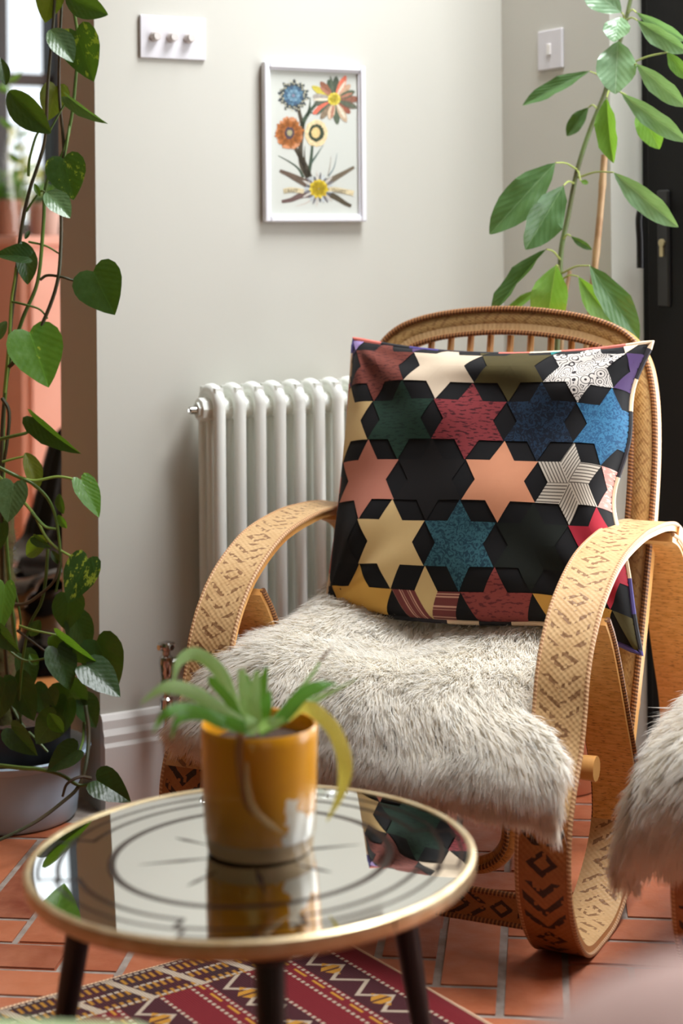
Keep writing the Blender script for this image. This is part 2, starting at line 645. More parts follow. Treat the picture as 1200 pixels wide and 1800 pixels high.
mb.lathe([(0.006, 0.316), (0.013, 0.319), (0.0145, 0.328), (0.012, 0.334), (0.004, 0.336)], 14, H(vt, vm, 0))
for k in range(4):
    a = R(45 + 90 * k)
    c = H(vt, vm, 0.326) + Vector((math.cos(a), math.sin(a), 0)) * 0.016
    mb.tube([c - Vector((math.cos(a), math.sin(a), 0)) * 0.008, c + Vector((math.cos(a), math.sin(a), 0)) * 0.003], 0.0058, 8)
mb.build('valve_wheel', CHROME, vb)
mb = MB()
mb.tube([H(vt, vm, 0.205), H(vt, vm, -0.01)], 0.0078, 10)
mb.build('supply_pipe', CHROME, rad)

# ------------------------------------------------------------------ switches
SWM = M('switch_white', srgb(208, 205, 209), 0.35)
c0 = on_plane(246, 28, A + N * 0.006, N)
c1 = on_plane(362, 104, A + N * 0.006, N)
st0, st1, sz1, sz0 = (c0 - A).dot(D), (c1 - A).dot(D), c0.z, c1.z
szc = (sz0 + sz1) / 2
sw = thing('dimmer_switch', 'white triple dimmer plate with three round knobs on the pale wall', 'switch', H((st0 + st1) / 2, 0, szc))
house('plate', [(st0, st1, 0, 0.007, szc - 0.0435, szc + 0.0435)], SWM, 0.002, sw)
for px in (271, 301, 331):
    p = on_plane(px, 67, A + N * 0.007, N)
    mb = MB()
    q = Vector((p.x, p.y, szc))
    mb.tube([q, q + N * 0.003, q + N * 0.016, q + N * 0.018], [0.0105, 0.0105, 0.0088, 0.0075], 20)
    mb.build('knob', M('knob_white', srgb(206, 199, 195), 0.3), sw)

c0 = on_plane(944, 53, H(CT, 0, 0) + (-D) * 0.006, -D)
c1 = on_plane(988, 122, H(CT, 0, 0) + (-D) * 0.006, -D)
q0, q1 = (c0 - A).dot(N), (c1 - A).dot(N)
zc = (c0.z + c1.z) / 2
qc = (q0 + q1) / 2
sw2 = thing('light_switch', 'single white rocker switch in the shaded recess beside the tall plant', 'switch', H(CT, qc, zc))
house('plate', [(CT - 0.007, CT, qc - 0.043, qc + 0.043, zc - 0.043, zc + 0.043)], SWM, 0.002, sw2)
house('rocker', [(CT - 0.011, CT - 0.006, qc - 0.006, qc + 0.006, zc - 0.012, zc + 0.012)], M('rocker_white', srgb(228, 224, 220), 0.35), 0.001, sw2)

# ------------------------------------------------------------------ framed picture
pl = [on_plane(px, py, A + N * 0.02, N) for px, py in ((466, 109), (645, 115), (643, 389), (466, 391))]
pt0 = ((pl[0] - A).dot(D) + (pl[3] - A).dot(D)) / 2
pt1 = ((pl[1] - A).dot(D) + (pl[2] - A).dot(D)) / 2
pz1 = (pl[0].z + pl[1].z) / 2
pz0 = (pl[2].z + pl[3].z) / 2
pic = thing('framed_picture', 'small white framed flower collage picture on the pale wall above the radiator', 'picture', H((pt0 + pt1) / 2, 0, pz0))
FRM = M('frame_white', srgb(218, 217, 222), 0.3)
fw = 0.0125
for (a, b_, c_, d_) in ((pt0, pt0 + fw, pz0, pz1), (pt1 - fw, pt1, pz0, pz1), (pt0 + fw, pt1 - fw, pz1 - fw, pz1), (pt0 + fw, pt1 - fw, pz0, pz0 + fw)):
    house('frame_rail', [(a, b_, 0.002, 0.02, c_, d_)], FRM, 0.003, pic)
    cx_, cz_ = (a + b_) / 2, (c_ + d_) / 2
house('frame_lip', [(pt0 + fw, pt0 + fw + 0.0035, 0.002, 0.0145, pz0 + fw, pz1 - fw), (pt1 - fw - 0.0035, pt1 - fw, 0.002, 0.0145, pz0 + fw, pz1 - fw),
                    (pt0 + fw, pt1 - fw, 0.002, 0.0145, pz1 - fw - 0.0035, pz1 - fw), (pt0 + fw, pt1 - fw, 0.002, 0.0145, pz0 + fw, pz0 + fw + 0.0035)], FRM, 0.001, pic)
house('backing_paper', [(pt0 + 0.005, pt1 - 0.005, 0.0, 0.009, pz0 + 0.005, pz1 - 0.005)], M('art_paper', srgb(194, 196, 188), 0.8), 0, pic)

ACOL = {}
art = MB()
amats = []


def acol(c):
    if c not in ACOL:
        ACOL[c] = len(amats)
        amats.append(M('art_ink_%d' % len(amats), srgb(*c), 0.7, col2=tuple(v * 0.72 for v in srgb(*c)), scale=180))
    return ACOL[c]


def apos(x, y, layer):      # crop coordinates of the picture study -> point on the paper
    return on_plane(440 + x / 5, 80 + y / 5, A + N * (0.0092 + 0.00012 * layer), N)


def apoly(pts, c, layer):
    art.add([apos(x, y, layer) for x, y in pts], [tuple(range(len(pts)))[::-1]], mi=acol(c))


def petal(cx, cy, ang, r0, r1, wd, c, layer, blunt=0.0):
    a = R(ang)
    ca, sa = math.cos(a), -math.sin(a)
    prof = [(r0, 0.12), (r0 + (r1 - r0) * 0.35, 0.42), (r0 + (r1 - r0) * 0.65, 0.5), (r0 + (r1 - r0) * 0.88, 0.32), (r1, 0.05 + blunt)]
    pts = [(cx + ca * r_ - sa * wd * k, cy + sa * r_ + ca * wd * k) for r_, k in prof]
    pts += [(cx + ca * r_ + sa * wd * k, cy + sa * r_ - ca * wd * k) for r_, k in prof[::-1]]
    apoly(pts, c, layer)


def disc(cx, cy, rx, ry, c, layer, jag=0.0, n=36, seed=1):
    rr = random.Random(seed)
    pts = []
    for k in range(n):
        a = 2 * math.pi * k / n
        j = 1 + rr.uniform(-jag, jag)
        pts.append((cx + rx * j * math.cos(a), cy - ry * j * math.sin(a)))
    apoly(pts, c, layer)


def stroke(pts, w0, w1, c, layer):
    pts = [Vector((x, y, 0)) for x, y in pts]
    pts = catmull(pts, 5)
    Lr, Rr = [], []
    for i, p in enumerate(pts):
        t = (pts[min(i + 1, len(pts) - 1)] - pts[max(i - 1, 0)]).normalized()
        n_ = Vector((-t.y, t.x, 0)) * (w0 + (w1 - w0) * i / (len(pts) - 1)) / 2
        Lr.append(p + n_)
        Rr.append(p - n_)
    for i in range(len(pts) - 1):
        apoly([(q.x, q.y) for q in (Lr[i], Lr[i + 1], Rr[i + 1], Rr[i])], c, layer)


GRN, OLV = (62, 78, 58), (70, 60, 42)
stroke([(515, 1160), (480, 1060), (430, 960), (385, 890)], 60, 30, OLV, 1)
stroke([(510, 1160), (450, 1040), (440, 880), (458, 720), (430, 590), (420, 520)], 50, 26, OLV, 1)
stroke([(452, 720), (470, 660), (520, 580), (590, 500)], 44, 26, GRN, 1)
stroke([(520, 590), (560, 590), (610, 570)], 14, 8, GRN, 1)
stroke([(500, 620), (520, 540), (526, 455)], 30, 4, GRN, 1)
stroke([(510, 1140), (530, 1020), (545, 870)], 34, 22, GRN, 1)
stroke([(535, 1030), (590, 950), (640, 875)], 22, 3, (80, 100, 88), 1)
stroke([(480, 1060), (475, 960), (478, 880)], 20, 3, OLV, 1)
stroke([(465, 1160), (420, 1080), (340, 1020), (245, 968)], 22, 5, GRN, 1)
stroke([(680, 1150), (700, 1050), (706, 975)], 8, 3, (150, 135, 115), 1)
stroke([(685, 1150), (735, 1070), (762, 945)], 13, 3, (110, 130, 135), 1)
stroke([(500, 1215), (400, 1165), (330, 1130), (258, 1100)], 70, 26, (98, 78, 62), 2)
stroke([(680, 1200), (760, 1155), (840, 1110), (912, 1068)], 58, 24, (112, 98, 78), 2)
stroke([(540, 1300), (440, 1320), (360, 1355), (275, 1372)], 64, 26, (104, 78, 72), 2)
stroke([(680, 1300), (760, 1340), (830, 1385), (885, 1412)], 56, 28, (78, 66, 44), 2)
stroke([(540, 1350), (480, 1390), (400, 1410)], 5, 2, (205, 170, 150), 2)
# blue feathery bloom
for k in range(26):
    petal(378, 440, k * 360 / 26 + 4, 40, 128 + 20 * math.sin(k * 2.3), 34, ((66, 72, 72), (84, 92, 90), (58, 66, 70))[k % 3], 3)
for k in range(40):
    a = R(k * 9 + 5)
    rd = 92 + 26 * ((k * 7) % 3) / 2
    disc(378 + rd * math.cos(a), 440 - rd * 1.12 * math.sin(a), 6, 7, (214, 208, 176), 5, n=8)
for k in range(18):
    petal(378, 440, k * 20 + 3, 10, 92, 34, ((74, 108, 134), (92, 130, 154), (64, 92, 120))[k % 3], 4)
for k in range(12):
    petal(380, 438, k * 30, 4, 58, 28, ((132, 170, 190), (112, 150, 176))[k % 2], 6)
disc(378, 440, 12, 14, (140, 130, 150), 7, n=12)
# many coloured feather bloom
cols = [(74, 84, 66), (232, 120, 90), (196, 160, 130), (86, 96, 72), (140, 90, 70), (104, 92, 74), (150, 84, 62), (196, 170, 140), (84, 96, 74), (216, 190, 160), (140, 120, 96), (226, 110, 84), (88, 94, 78), (168, 160, 150), (206, 190, 70), (150, 96, 70), (70, 88, 66)]
for k, c in enumerate(cols):
    petal(740, 475, 78 - k * 360 / 17 + 8, 30, 205 + 26 * math.sin(k * 1.9), 62, c, 3 + k % 2, 0.06)
for k in range(9):
    petal(740, 475, 20 + k * 40, 30, 170 + 20 * (k % 3), 26, ((176, 120, 96), (226, 214, 190), (90, 100, 80))[k % 3], 5)
for k in range(12):
    petal(735, 470, k * 30, 2, 56, 34, ((226, 204, 50), (234, 216, 92))[k % 2], 7, 0.2)
# rust bloom
disc(342, 770, 112, 142, (206, 140, 96), 3, 0.10, 60, 3)
for k in range(30):
    petal(342, 770, k * 12, 40, 122 + 14 * math.sin(k * 1.7), 30, ((168, 96, 36), (184, 108, 44), (150, 88, 30))[k % 3], 4)
disc(342, 770, 42, 54, (76, 58, 66), 6, 0.08, 28, 5)
disc(344, 766, 22, 28, (170, 160, 120), 7, 0.2, 14, 6)
# cream bloom with green ring
disc(578, 770, 100, 118, (232, 208, 160), 3, 0.05, 48, 8)
disc(580, 768, 68, 78, (52, 62, 36), 4, 0.07, 36, 9)
disc(574, 766, 38, 48, (226, 196, 132), 5, 0.05, 24, 10)
# yellow star bloom low down, grey rays
for k in range(26):
    petal(600, 1260, k * 360 / 26, 30, 120 + 40 * ((k * 5) % 4) / 3, 20, ((96, 98, 104), (190, 196, 200), (120, 116, 120), (206, 200, 190))[k % 4], 4)
for k in range(22):
    petal(600, 1258, k * 360 / 22 + 5, 5, 84 + 10 * math.sin(k * 3.1), 30, ((220, 190, 30), (206, 172, 24), (230, 206, 60))[k % 3], 6)
# two paper ribbons with lettering
stroke([(292, 1280), (350, 1268), (410, 1272), (470, 1282)], 44, 40, (216, 200, 160), 5)
stroke([(690, 1262), (760, 1268), (840, 1284), (908, 1300)], 40, 46, (216, 200, 160), 5)
art.build('flower_collage', amats, pic, False)
INK = M('lettering_ink', srgb(60, 50, 40), 0.7)
for word, x, y, tilt, size in (('CRAZY', 300, 1292, 2, 0.0098), ('CLOSET', 712, 1282, -8, 0.0098)):
    cu = bpy.data.curves.new('lettering', 'FONT')
    cu.body = word
    cu.size = size
    cu.materials.append(INK)
    tmp = bpy.data.objects.new('lettering_curve', cu)
    COL.objects.link(tmp)
    bpy.context.view_layer.update()
    me = bpy.data.meshes.new_from_object(tmp.evaluated_get(bpy.context.evaluated_depsgraph_get()))
    bpy.data.objects.remove(tmp)
    me.name = 'lettering'
    o = bpy.data.objects.new('lettering', me)
    link(o, pic)
    p = apos(x, y, 8)
    rm = Matrix((D, UP, N)).transposed().to_4x4()
    o.matrix_basis = Matrix.Translation(p) @ rm @ Matrix.Rotation(R(tilt), 4, 'Z')

# ------------------------------------------------------------------ wicker materials
def wicker(name, light, dark, per=0.034, amt=0.9, bold=False):
    """Plaited cane: fine over-and-under weave with rows of darker chevrons and lozenges."""
    m, nt, b = newmat(name)
    b.inputs['Roughness'].default_value = 0.42
    uvn = uvco(nt)
    warp = nd(nt, 'ShaderNodeTexNoise')
    warp.inputs['Scale'].default_value = 45
    nt.links.new(objco(nt), warp.inputs['Vector'])
    ws = nd(nt, 'ShaderNodeVectorMath', operation='MULTIPLY_ADD')
    nt.links.new(warp.outputs['Color'], ws.inputs[0])
    ws.inputs[1].default_value = (0.006, 0.05, 0)
    nt.links.new(uvn, ws.inputs[2])
    uv = nd(nt, 'ShaderNodeSeparateXYZ')
    nt.links.new(ws.outputs[0], uv.inputs[0])
    u, v = uv.outputs[0], uv.outputs[1]
    vc = math_n(nt, 'ABSOLUTE', math_n(nt, 'SUBTRACT', v, 0.52))
    # cells of the plait
    cu = math_n(nt, 'FLOOR', math_n(nt, 'DIVIDE', u, 0.0048))
    cv = math_n(nt, 'FLOOR', math_n(nt, 'MULTIPLY', v, 15.0))
    cell = nd(nt, 'ShaderNodeCombineXYZ')
    nt.links.new(cu, cell.inputs[0])
    nt.links.new(cv, cell.inputs[1])
    wn = nd(nt, 'ShaderNodeTexWhiteNoise', noise_dimensions='2D')
    nt.links.new(cell.outputs[0], wn.inputs['Vector'])
    ph = math_n(nt, 'ADD', math_n(nt, 'DIVIDE', u, per), math_n(nt, 'MULTIPLY', vc, 2.3))
    fr = math_n(nt, 'FRACT', ph)
    blk = math_n(nt, 'FRACT', math_n(nt, 'DIVIDE', u, per * 4.2))
    st = math_n(nt, 'LESS_THAN', fr, 0.40 if bold else 0.34)
    lz = math_n(nt, 'ADD', math_n(nt, 'MULTIPLY', vc, 2.6), math_n(nt, 'MULTIPLY', math_n(nt, 'ABSOLUTE', math_n(nt, 'SUBTRACT', blk, 0.80)), 5.5))
    lring = math_n(nt, 'LESS_THAN', math_n(nt, 'ABSOLUTE', math_n(nt, 'SUBTRACT', lz, 0.62)), 0.20)
    inl_ = math_n(nt, 'GREATER_THAN', blk, 0.60)
    pat = math_n(nt, 'ADD', math_n(nt, 'MULTIPLY', st, math_n(nt, 'SUBTRACT', 1.0, inl_)), math_n(nt, 'MULTIPLY', lring, inl_))
    pat = math_n(nt, 'MULTIPLY', pat, math_n(nt, 'LESS_THAN', vc, 0.40))
    pat = math_n(nt, 'MULTIPLY', pat, math_n(nt, 'GREATER_THAN', wn.outputs[0], 0.12 if bold else 0.34))
    wv = math_n(nt, 'MULTIPLY', math_n(nt, 'SINE', math_n(nt, 'MULTIPLY', u, 2 * math.pi / 0.0096)), math_n(nt, 'SINE', math_n(nt, 'MULTIPLY', v, math.pi * 15)))
    n2 = noise_n(nt, 18, 4, objco(nt))
    shade = math_n(nt, 'ADD', math_n(nt, 'MULTIPLY', wn.outputs[0], 0.26), math_n(nt, 'ADD', math_n(nt, 'MULTIPLY', wv, 0.05), math_n(nt, 'SUBTRACT', n2, 0.25)), clamp=True)
    base = mix_color(nt, light, tuple(c * k for c, k in zip(light, (0.70, 0.60, 0.48))), shade)
    nt.links.new(mix_color(nt, base, dark, math_n(nt, 'MULTIPLY', pat, amt)), b.inputs['Base Color'])
    bump(nt, b, math_n(nt, 'ADD', wv, math_n(nt, 'MULTIPLY', pat, 0.8)), 0.22, 0.0012)
    return m


def reed(name, light, dark):       # peeled reeds laid across the ribbon, seen as fine cross lines
    m, nt, b = newmat(name)
    b.inputs['Roughness'].default_value = 0.42
    uv = uvco(nt)
    f = noise_n(nt, 1.0, 2, stretch(nt, uv, (230, 3, 1)))
    f2 = noise_n(nt, 1.0, 3, stretch(nt, uv, (420, 6, 1)))
    fr = ramp(nt, f2, [(0.57, 0.0), (0.66, 1.0)])
    c = mix_color(nt, light, tuple(v * k for v, k in zip(light, (0.84, 0.74, 0.58))), ramp(nt, f, [(0.38, 0.0), (0.62, 1.0)]))
    nt.links.new(mix_color(nt, c, dark, math_n(nt, 'MULTIPLY', fr, 0.8)), b.inputs['Base Color'])
    bump(nt, b, f, 0.4, 0.0015)
    return m


def braid(name, light, dark):
    m, nt, b = newmat(name)
    b.inputs['Roughness'].default_value = 0.5
    uv = nd(nt, 'ShaderNodeSeparateXYZ')
    nt.links.new(uvco(nt), uv.inputs[0])
    s = math_n(nt, 'SINE', math_n(nt, 'MULTIPLY', math_n(nt, 'ADD', math_n(nt, 'DIVIDE', uv.outputs[0], 0.0066), uv.outputs[1]), 2 * math.pi))
    f = ramp(nt, s, [(0.0, 0.0), (0.62, 1.0)])
    nt.links.new(mix_color(nt, dark, light, f), b.inputs['Base Color'])
    bump(nt, b, s, 0.2, 0.0015)
    return m


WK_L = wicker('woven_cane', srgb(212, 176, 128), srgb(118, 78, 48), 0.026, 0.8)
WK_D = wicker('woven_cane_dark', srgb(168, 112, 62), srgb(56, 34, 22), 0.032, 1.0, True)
REED = reed('peeled_reed', srgb(242, 192, 120), srgb(150, 92, 40))
BRAID = braid('braided_cane', srgb(206, 166, 122), srgb(166, 120, 82))
BRAID_D = braid('braided_cane_brown', srgb(176, 120, 70), srgb(104, 64, 36))
BAMB = M('bamboo_pole', srgb(220, 166, 98), 0.35, col2=srgb(200, 140, 76), scale=12)
RAFF = reed('cane_binding', srgb(206, 150, 88), srgb(120, 74, 36))


class Frame:
    """Furniture coordinates: l to the right, s towards the back, z up."""
    def __init__(self, o, phi):
        self.o = Vector((o[0], o[1], 0))
        self.r = Vector((math.cos(phi), -math.sin(phi), 0))
        self.b = Vector((math.sin(phi), math.cos(phi), 0))

    def __call__(self, l, s, z):
        return self.o + self.r * l + self.b * s + UP * z


def ribbon(path, side, wd, th, mats, name, parent, zdark=None, taper=None):
    """A flat woven band along PATH; SIDE is the direction of its width. Slot 0 outer face, 1 inner face, 2 edges, 3 outer face near the floor."""
    mb = MB()
    L = len(path)
    vs, fs, uvs, mis = [], [], [], []
    us = [0.0]
    for i in range(1, L):
        us.append(us[-1] + (path[i] - path[i - 1]).length)
    outer_l, outer_r = [], []
    for i, p in enumerate(path):
        t = (path[min(i + 1, L - 1)] - path[max(i - 1, 0)]).normalized()
        n = t.cross(side).normalized()
        h = wd / 2 * (taper[i] if taper else 1)
        for (a, b_) in ((-1, 1), (1, 1), (1, -1), (-1, -1)):
            vs.append(p + side * (a * h) + n * (b_ * th / 2))
        outer_l.append(p - side * h + n * th * 0.35)
        outer_r.append(p + side * h + n * th * 0.35)
    for i in range(L - 1):
        o, q = i * 4, i * 4 + 4
        low = zdark is not None and zdark(path[i])
        for (k0, k1, mi_) in ((0, 1, 3 if low else 0), (1, 2, 2), (2, 3, 1), (3, 0, 2)):
            fs.append((o + k0, o + k1, q + k1, q + k0))
            v0, v1 = (0, 1) if mi_ != 2 else (0, 0.1)
            uvs += [(us[i], v0), (us[i], v1), (us[i + 1], v1), (us[i + 1], v0)]
            mis.append(mi_)
    fs.append((3, 2, 1, 0))
    fs.append(tuple((L - 1) * 4 + k for k in range(4)))
    uvs += [(0, 0)] * 8
    mis += [2, 2]
    mb.add(vs, fs, uvs)
    mb.mi = mis
    o = mb.build(name, mats, parent, True)
    return o, outer_l, outer_r


def edge_braid(pts, parent, mat=None, rad=0.0040, name='braid'):
    mb = MB()
    mb.tube(pts, rad, 8)
    return mb.build(name, mat or BRAID, parent)


# ------------------------------------------------------------------ the wicker armchair
kx, ky = ray(990, 1683)
RF = Vector((kx * CAMH / ky, CAMH / ky, 0))
PHI = R(25)
W2 = 0.315
C = Frame((RF - Vector((math.cos(PHI), -math.sin(PHI), 0)) * W2)[:2], PHI)
chair = thing('wicker_armchair', 'golden wicker armchair with hooped woven arms, standing behind the round table', 'chair', C(0, 0.3, 0))
CM = [WK_L, REED, BAMB, WK_D]
# side view of one arm hoop: over the arm, down the front, round the foot and back up to the arm
HOOP = [(0.662, 0.490), (0.645, 0.532), (0.612, 0.568), (0.565, 0.591), (0.50, 0.602), (0.43, 0.606), (0.338, 0.606), (0.208, 0.588), (0.105, 0.543), (0.046, 0.493), (0.012, 0.44), (-0.004, 0.387),
        (-0.026, 0.332), (-0.062, 0.278), (-0.086, 0.226), (-0.092, 0.165), (-0.083, 0.112), (-0.052, 0.057), (0.0, 0.016), (0.07, 0.008), (0.155, 0.014), (0.235, 0.056), (0.29, 0.115),
        (0.294, 0.183), (0.268, 0.253), (0.228, 0.331), (0.181, 0.420), (0.150, 0.470), (0.120, 0.505)]
REAR = [(0.53, 0.578), (0.575, 0.562), (0.612, 0.535), (0.638, 0.49), (0.668, 0.42), (0.71, 0.32), (0.755, 0.22), (0.768, 0.12), (0.765, 0.02), (0.763, 0.006)]


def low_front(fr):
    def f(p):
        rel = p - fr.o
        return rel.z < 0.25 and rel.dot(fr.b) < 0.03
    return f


for sgn in (-1, 1):
    path = catmull([C(sgn * W2, s if sgn > 0 else min(s, 0.640 + 0.2 * (s - 0.640)), z) for s, z in HOOP], 6)
    split = len(path) - 6 * 6
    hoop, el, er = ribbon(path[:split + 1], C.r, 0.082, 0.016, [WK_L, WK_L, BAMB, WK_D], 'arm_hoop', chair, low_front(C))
    edge_braid(el, hoop)
    edge_braid(er, hoop)
    pth = path[split:]
    brace, bl, br_ = ribbon(pth, C.r, 0.078, 0.014, [REED, REED, BAMB, REED], 'brace', chair)
    # the brace's outer face looks at the inside of the loop; its braid lies on the far face
    off = 0.012
    edge_braid(bl, brace, BRAID_D, 0.0055)
    edge_braid(br_, brace, BRAID_D, 0.0055)
    rp = catmull([C(sgn * W2, s if sgn > 0 else min(s, 0.632 + 0.12 * (s - 0.632)), z) for s, z in REAR], 6)
    rear, rl, rr_ = ribbon(rp, -C.r, 0.086, 0.016, [WK_L, REED, BAMB, WK_D], 'rear_leg', chair)
    edge_braid(rl, rear)
    edge_braid(rr_, rear)
    # binding where arm and rear leg meet
    bp = catmull([C(sgn * W2, s, z) for s, z in ((0.568, 0.580), (0.606, 0.559), (0.636, 0.526), (0.652, 0.488))], 5)
    ribbon(bp, -C.r, 0.090, 0.030, [RAFF, RAFF, RAFF, RAFF], 'binding', chair)

# seat frame: bamboo poles
mb = MB()
for (a, b_, nm) in ((C(-0.35, 0.11, 0.268), C(0.338, 0.11, 0.268), 'seat_pole'), (C(-0.27, 0.60, 0.25), C(0.27, 0.60, 0.25), 'seat_pole')):
    mb = MB()
    pts = [a.lerp(b_, k / 12) for k in range(13)]
    rads = [0.0185 + (0.002 if k % 4 == 0 else 0) for k in range(13)]
    mb.tube(pts, rads, 12)
    mb.build(nm, BAMB, chair)
for l in (-0.25, 0.25):
    mb = MB()
    mb.tube([C(l, 0.10, 0.295), C(l, 0.62, 0.275)], 0.015, 10)
    mb.build('seat_rail', BAMB, chair)
mb = MB()
c = C(0, 0.33, 0.318)
mb.obox(c, (C.r, (C.b - UP * 0.04).normalized(), (UP + C.b * 0.04).normalized()), (0.262, 0.27, 0.011))
mb.build('seat_panel', WK_L, chair, bevel=0.004)
# low stretcher ribbon between the feet and the bent hoop under the seat
st_path = [C(-W2 + 0.03 + (2 * W2 - 0.06) * k / 30, -0.022, 0.072) for k in range(31)]
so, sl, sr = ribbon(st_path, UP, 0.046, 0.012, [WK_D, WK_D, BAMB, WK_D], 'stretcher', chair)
edge_braid(sl, so, BRAID_D, 0.005)
edge_braid(sr, so, BRAID_D, 0.005)
up_ = [(-0.19, 0.26), (-0.19, 0.16), (-0.182, 0.118), (-0.152, 0.09), (-0.11, 0.082), (0, 0.082), (0.11, 0.082), (0.152, 0.09), (0.182, 0.118), (0.19, 0.16), (0.19, 0.26)]
upath = catmull([C(l, 0.11, z) for l, z in up_], 6)
mb = MB()
mb.tube(upath, 0.015, 10)
uo = mb.build('apron_hoop', RAFF, chair)
edge_braid([p - C.b * 0.016 for p in upath], uo, BRAID_D, 0.0045)


# back: bent frame band, slats and cross bands, leaning back
def BK(l, h, off=0.0):
    s = 0.53 + (h - 0.25) * 0.2
    return C(l, s, h) - C.b * off


half = [(0.250, 0.10), (0.262, 0.25), (0.275, 0.45), (0.283, 0.62), (0.283, 0.74), (0.275, 0.83), (0.258, 0.89), (0.222, 0.928), (0.16, 0.950), (0.08, 0.962), (0.0, 0.966)]
outline = half + [(-l, h) for l, h in half[-2::-1]]
bpath = catmull([BK(l, h) for l, h in outline], 6)
bn = (BK(0, 1.0) - BK(0, 0.5)).cross(C.r).normalized()
frame_o, fl, fr_ = ribbon(bpath, -bn, 0.036, 0.050, [BAMB, BAMB, WK_L, BAMB], 'back_frame', chair)
# woven face of the frame, facing the room
mb = MB()
n = len(bpath)
tang = [(bpath[min(i + 1, n - 1)] - bpath[max(i - 1, 0)]).normalized() for i in range(n)]
face_off = -C.b * 0.0195
pin, pout, vs, fs, uvs = [], [], [], [], []
us = 0.0
ul_ = []
for i, p in enumerate(bpath):
    if i:
        us += (p - bpath[i - 1]).length
    ul_.append(us)
    o_ = tang[i].cross(C.b).normalized()
    pin.append(p + o_ * 0.023 + face_off)
    pout.append(p - o_ * 0.023 + face_off)
for i in range(n):
    vs += [pin[i], pout[i]]
for i in range(n - 1):
    fs.append((2 * i, 2 * i + 1, 2 * i + 3, 2 * i + 2))
    uvs += [(ul_[i], 0), (ul_[i], 1), (ul_[i + 1], 1), (ul_[i + 1], 0)]
mb.add(vs, fs, uvs)
wf = mb.build('woven_face', wicker('woven_cane_fine', srgb(208, 170, 112), srgb(150, 106, 62), 0.022, 0.6), frame_o)
md = wf.modifiers.new('Solidify', 'SOLIDIFY')
md.thickness = 0.003
edge_braid(pin, frame_o, BRAID_D, 0.0058)
edge_braid(pout, frame_o, BRAID_D, 0.0058)
for k in range(11):
    l = -0.21 + 0.042 * k
    ztop = 0.935 - 0.25 * max(0, abs(l) - 0.15)
    mb = MB()
    mb.tube([BK(l, 0.26), BK(l * 1.02, 0.6), BK(l, ztop)], 0.0068, 8)
    mb.build('slat', BAMB, chair)
for h in (0.86, 0.58, 0.36):
    mb = MB()
    wl = 0.262 if h < 0.8 else 0.255
    mb.tube([BK(-wl, h, 0.006), BK(wl, h, 0.006)], 0.009, 8)
    mb.build('cross_rail', RAFF, chair)


# ------------------------------------------------------------------ sheepskins
WOOL, wnt, wb = newmat('sheep_wool')
wuv = nd(wnt, 'ShaderNodeSeparateXYZ')
wnt.links.new(uvco(wnt), wuv.inputs[0])
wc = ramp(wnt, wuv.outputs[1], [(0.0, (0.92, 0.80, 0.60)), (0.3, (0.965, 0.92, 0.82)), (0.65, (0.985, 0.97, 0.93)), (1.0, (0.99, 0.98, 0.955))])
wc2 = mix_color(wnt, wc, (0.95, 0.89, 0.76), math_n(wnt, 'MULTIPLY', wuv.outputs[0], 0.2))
wb = nd(wnt, 'ShaderNodeBsdfDiffuse')
wnt.links.new(wc2, wb.inputs['Color'])
wtl = nd(wnt, 'ShaderNodeBsdfTranslucent')
wnt.links.new(mix_color(wnt, wc2, (0.985, 0.86, 0.64), 0.36), wtl.inputs['Color'])
wmx = nd(wnt, 'ShaderNodeMixShader')
wmx.inputs[0].default_value = 0.5
wnt.links.new(wb.outputs[0], wmx.inputs[1])
wnt.links.new(wtl.outputs[0], wmx.inputs[2])
wnt.links.new(wmx.outputs[0], wnt.nodes['Material Output'].inputs['Surface'])
HIDE = M('tan_hide', srgb(206, 176, 132), 0.9)


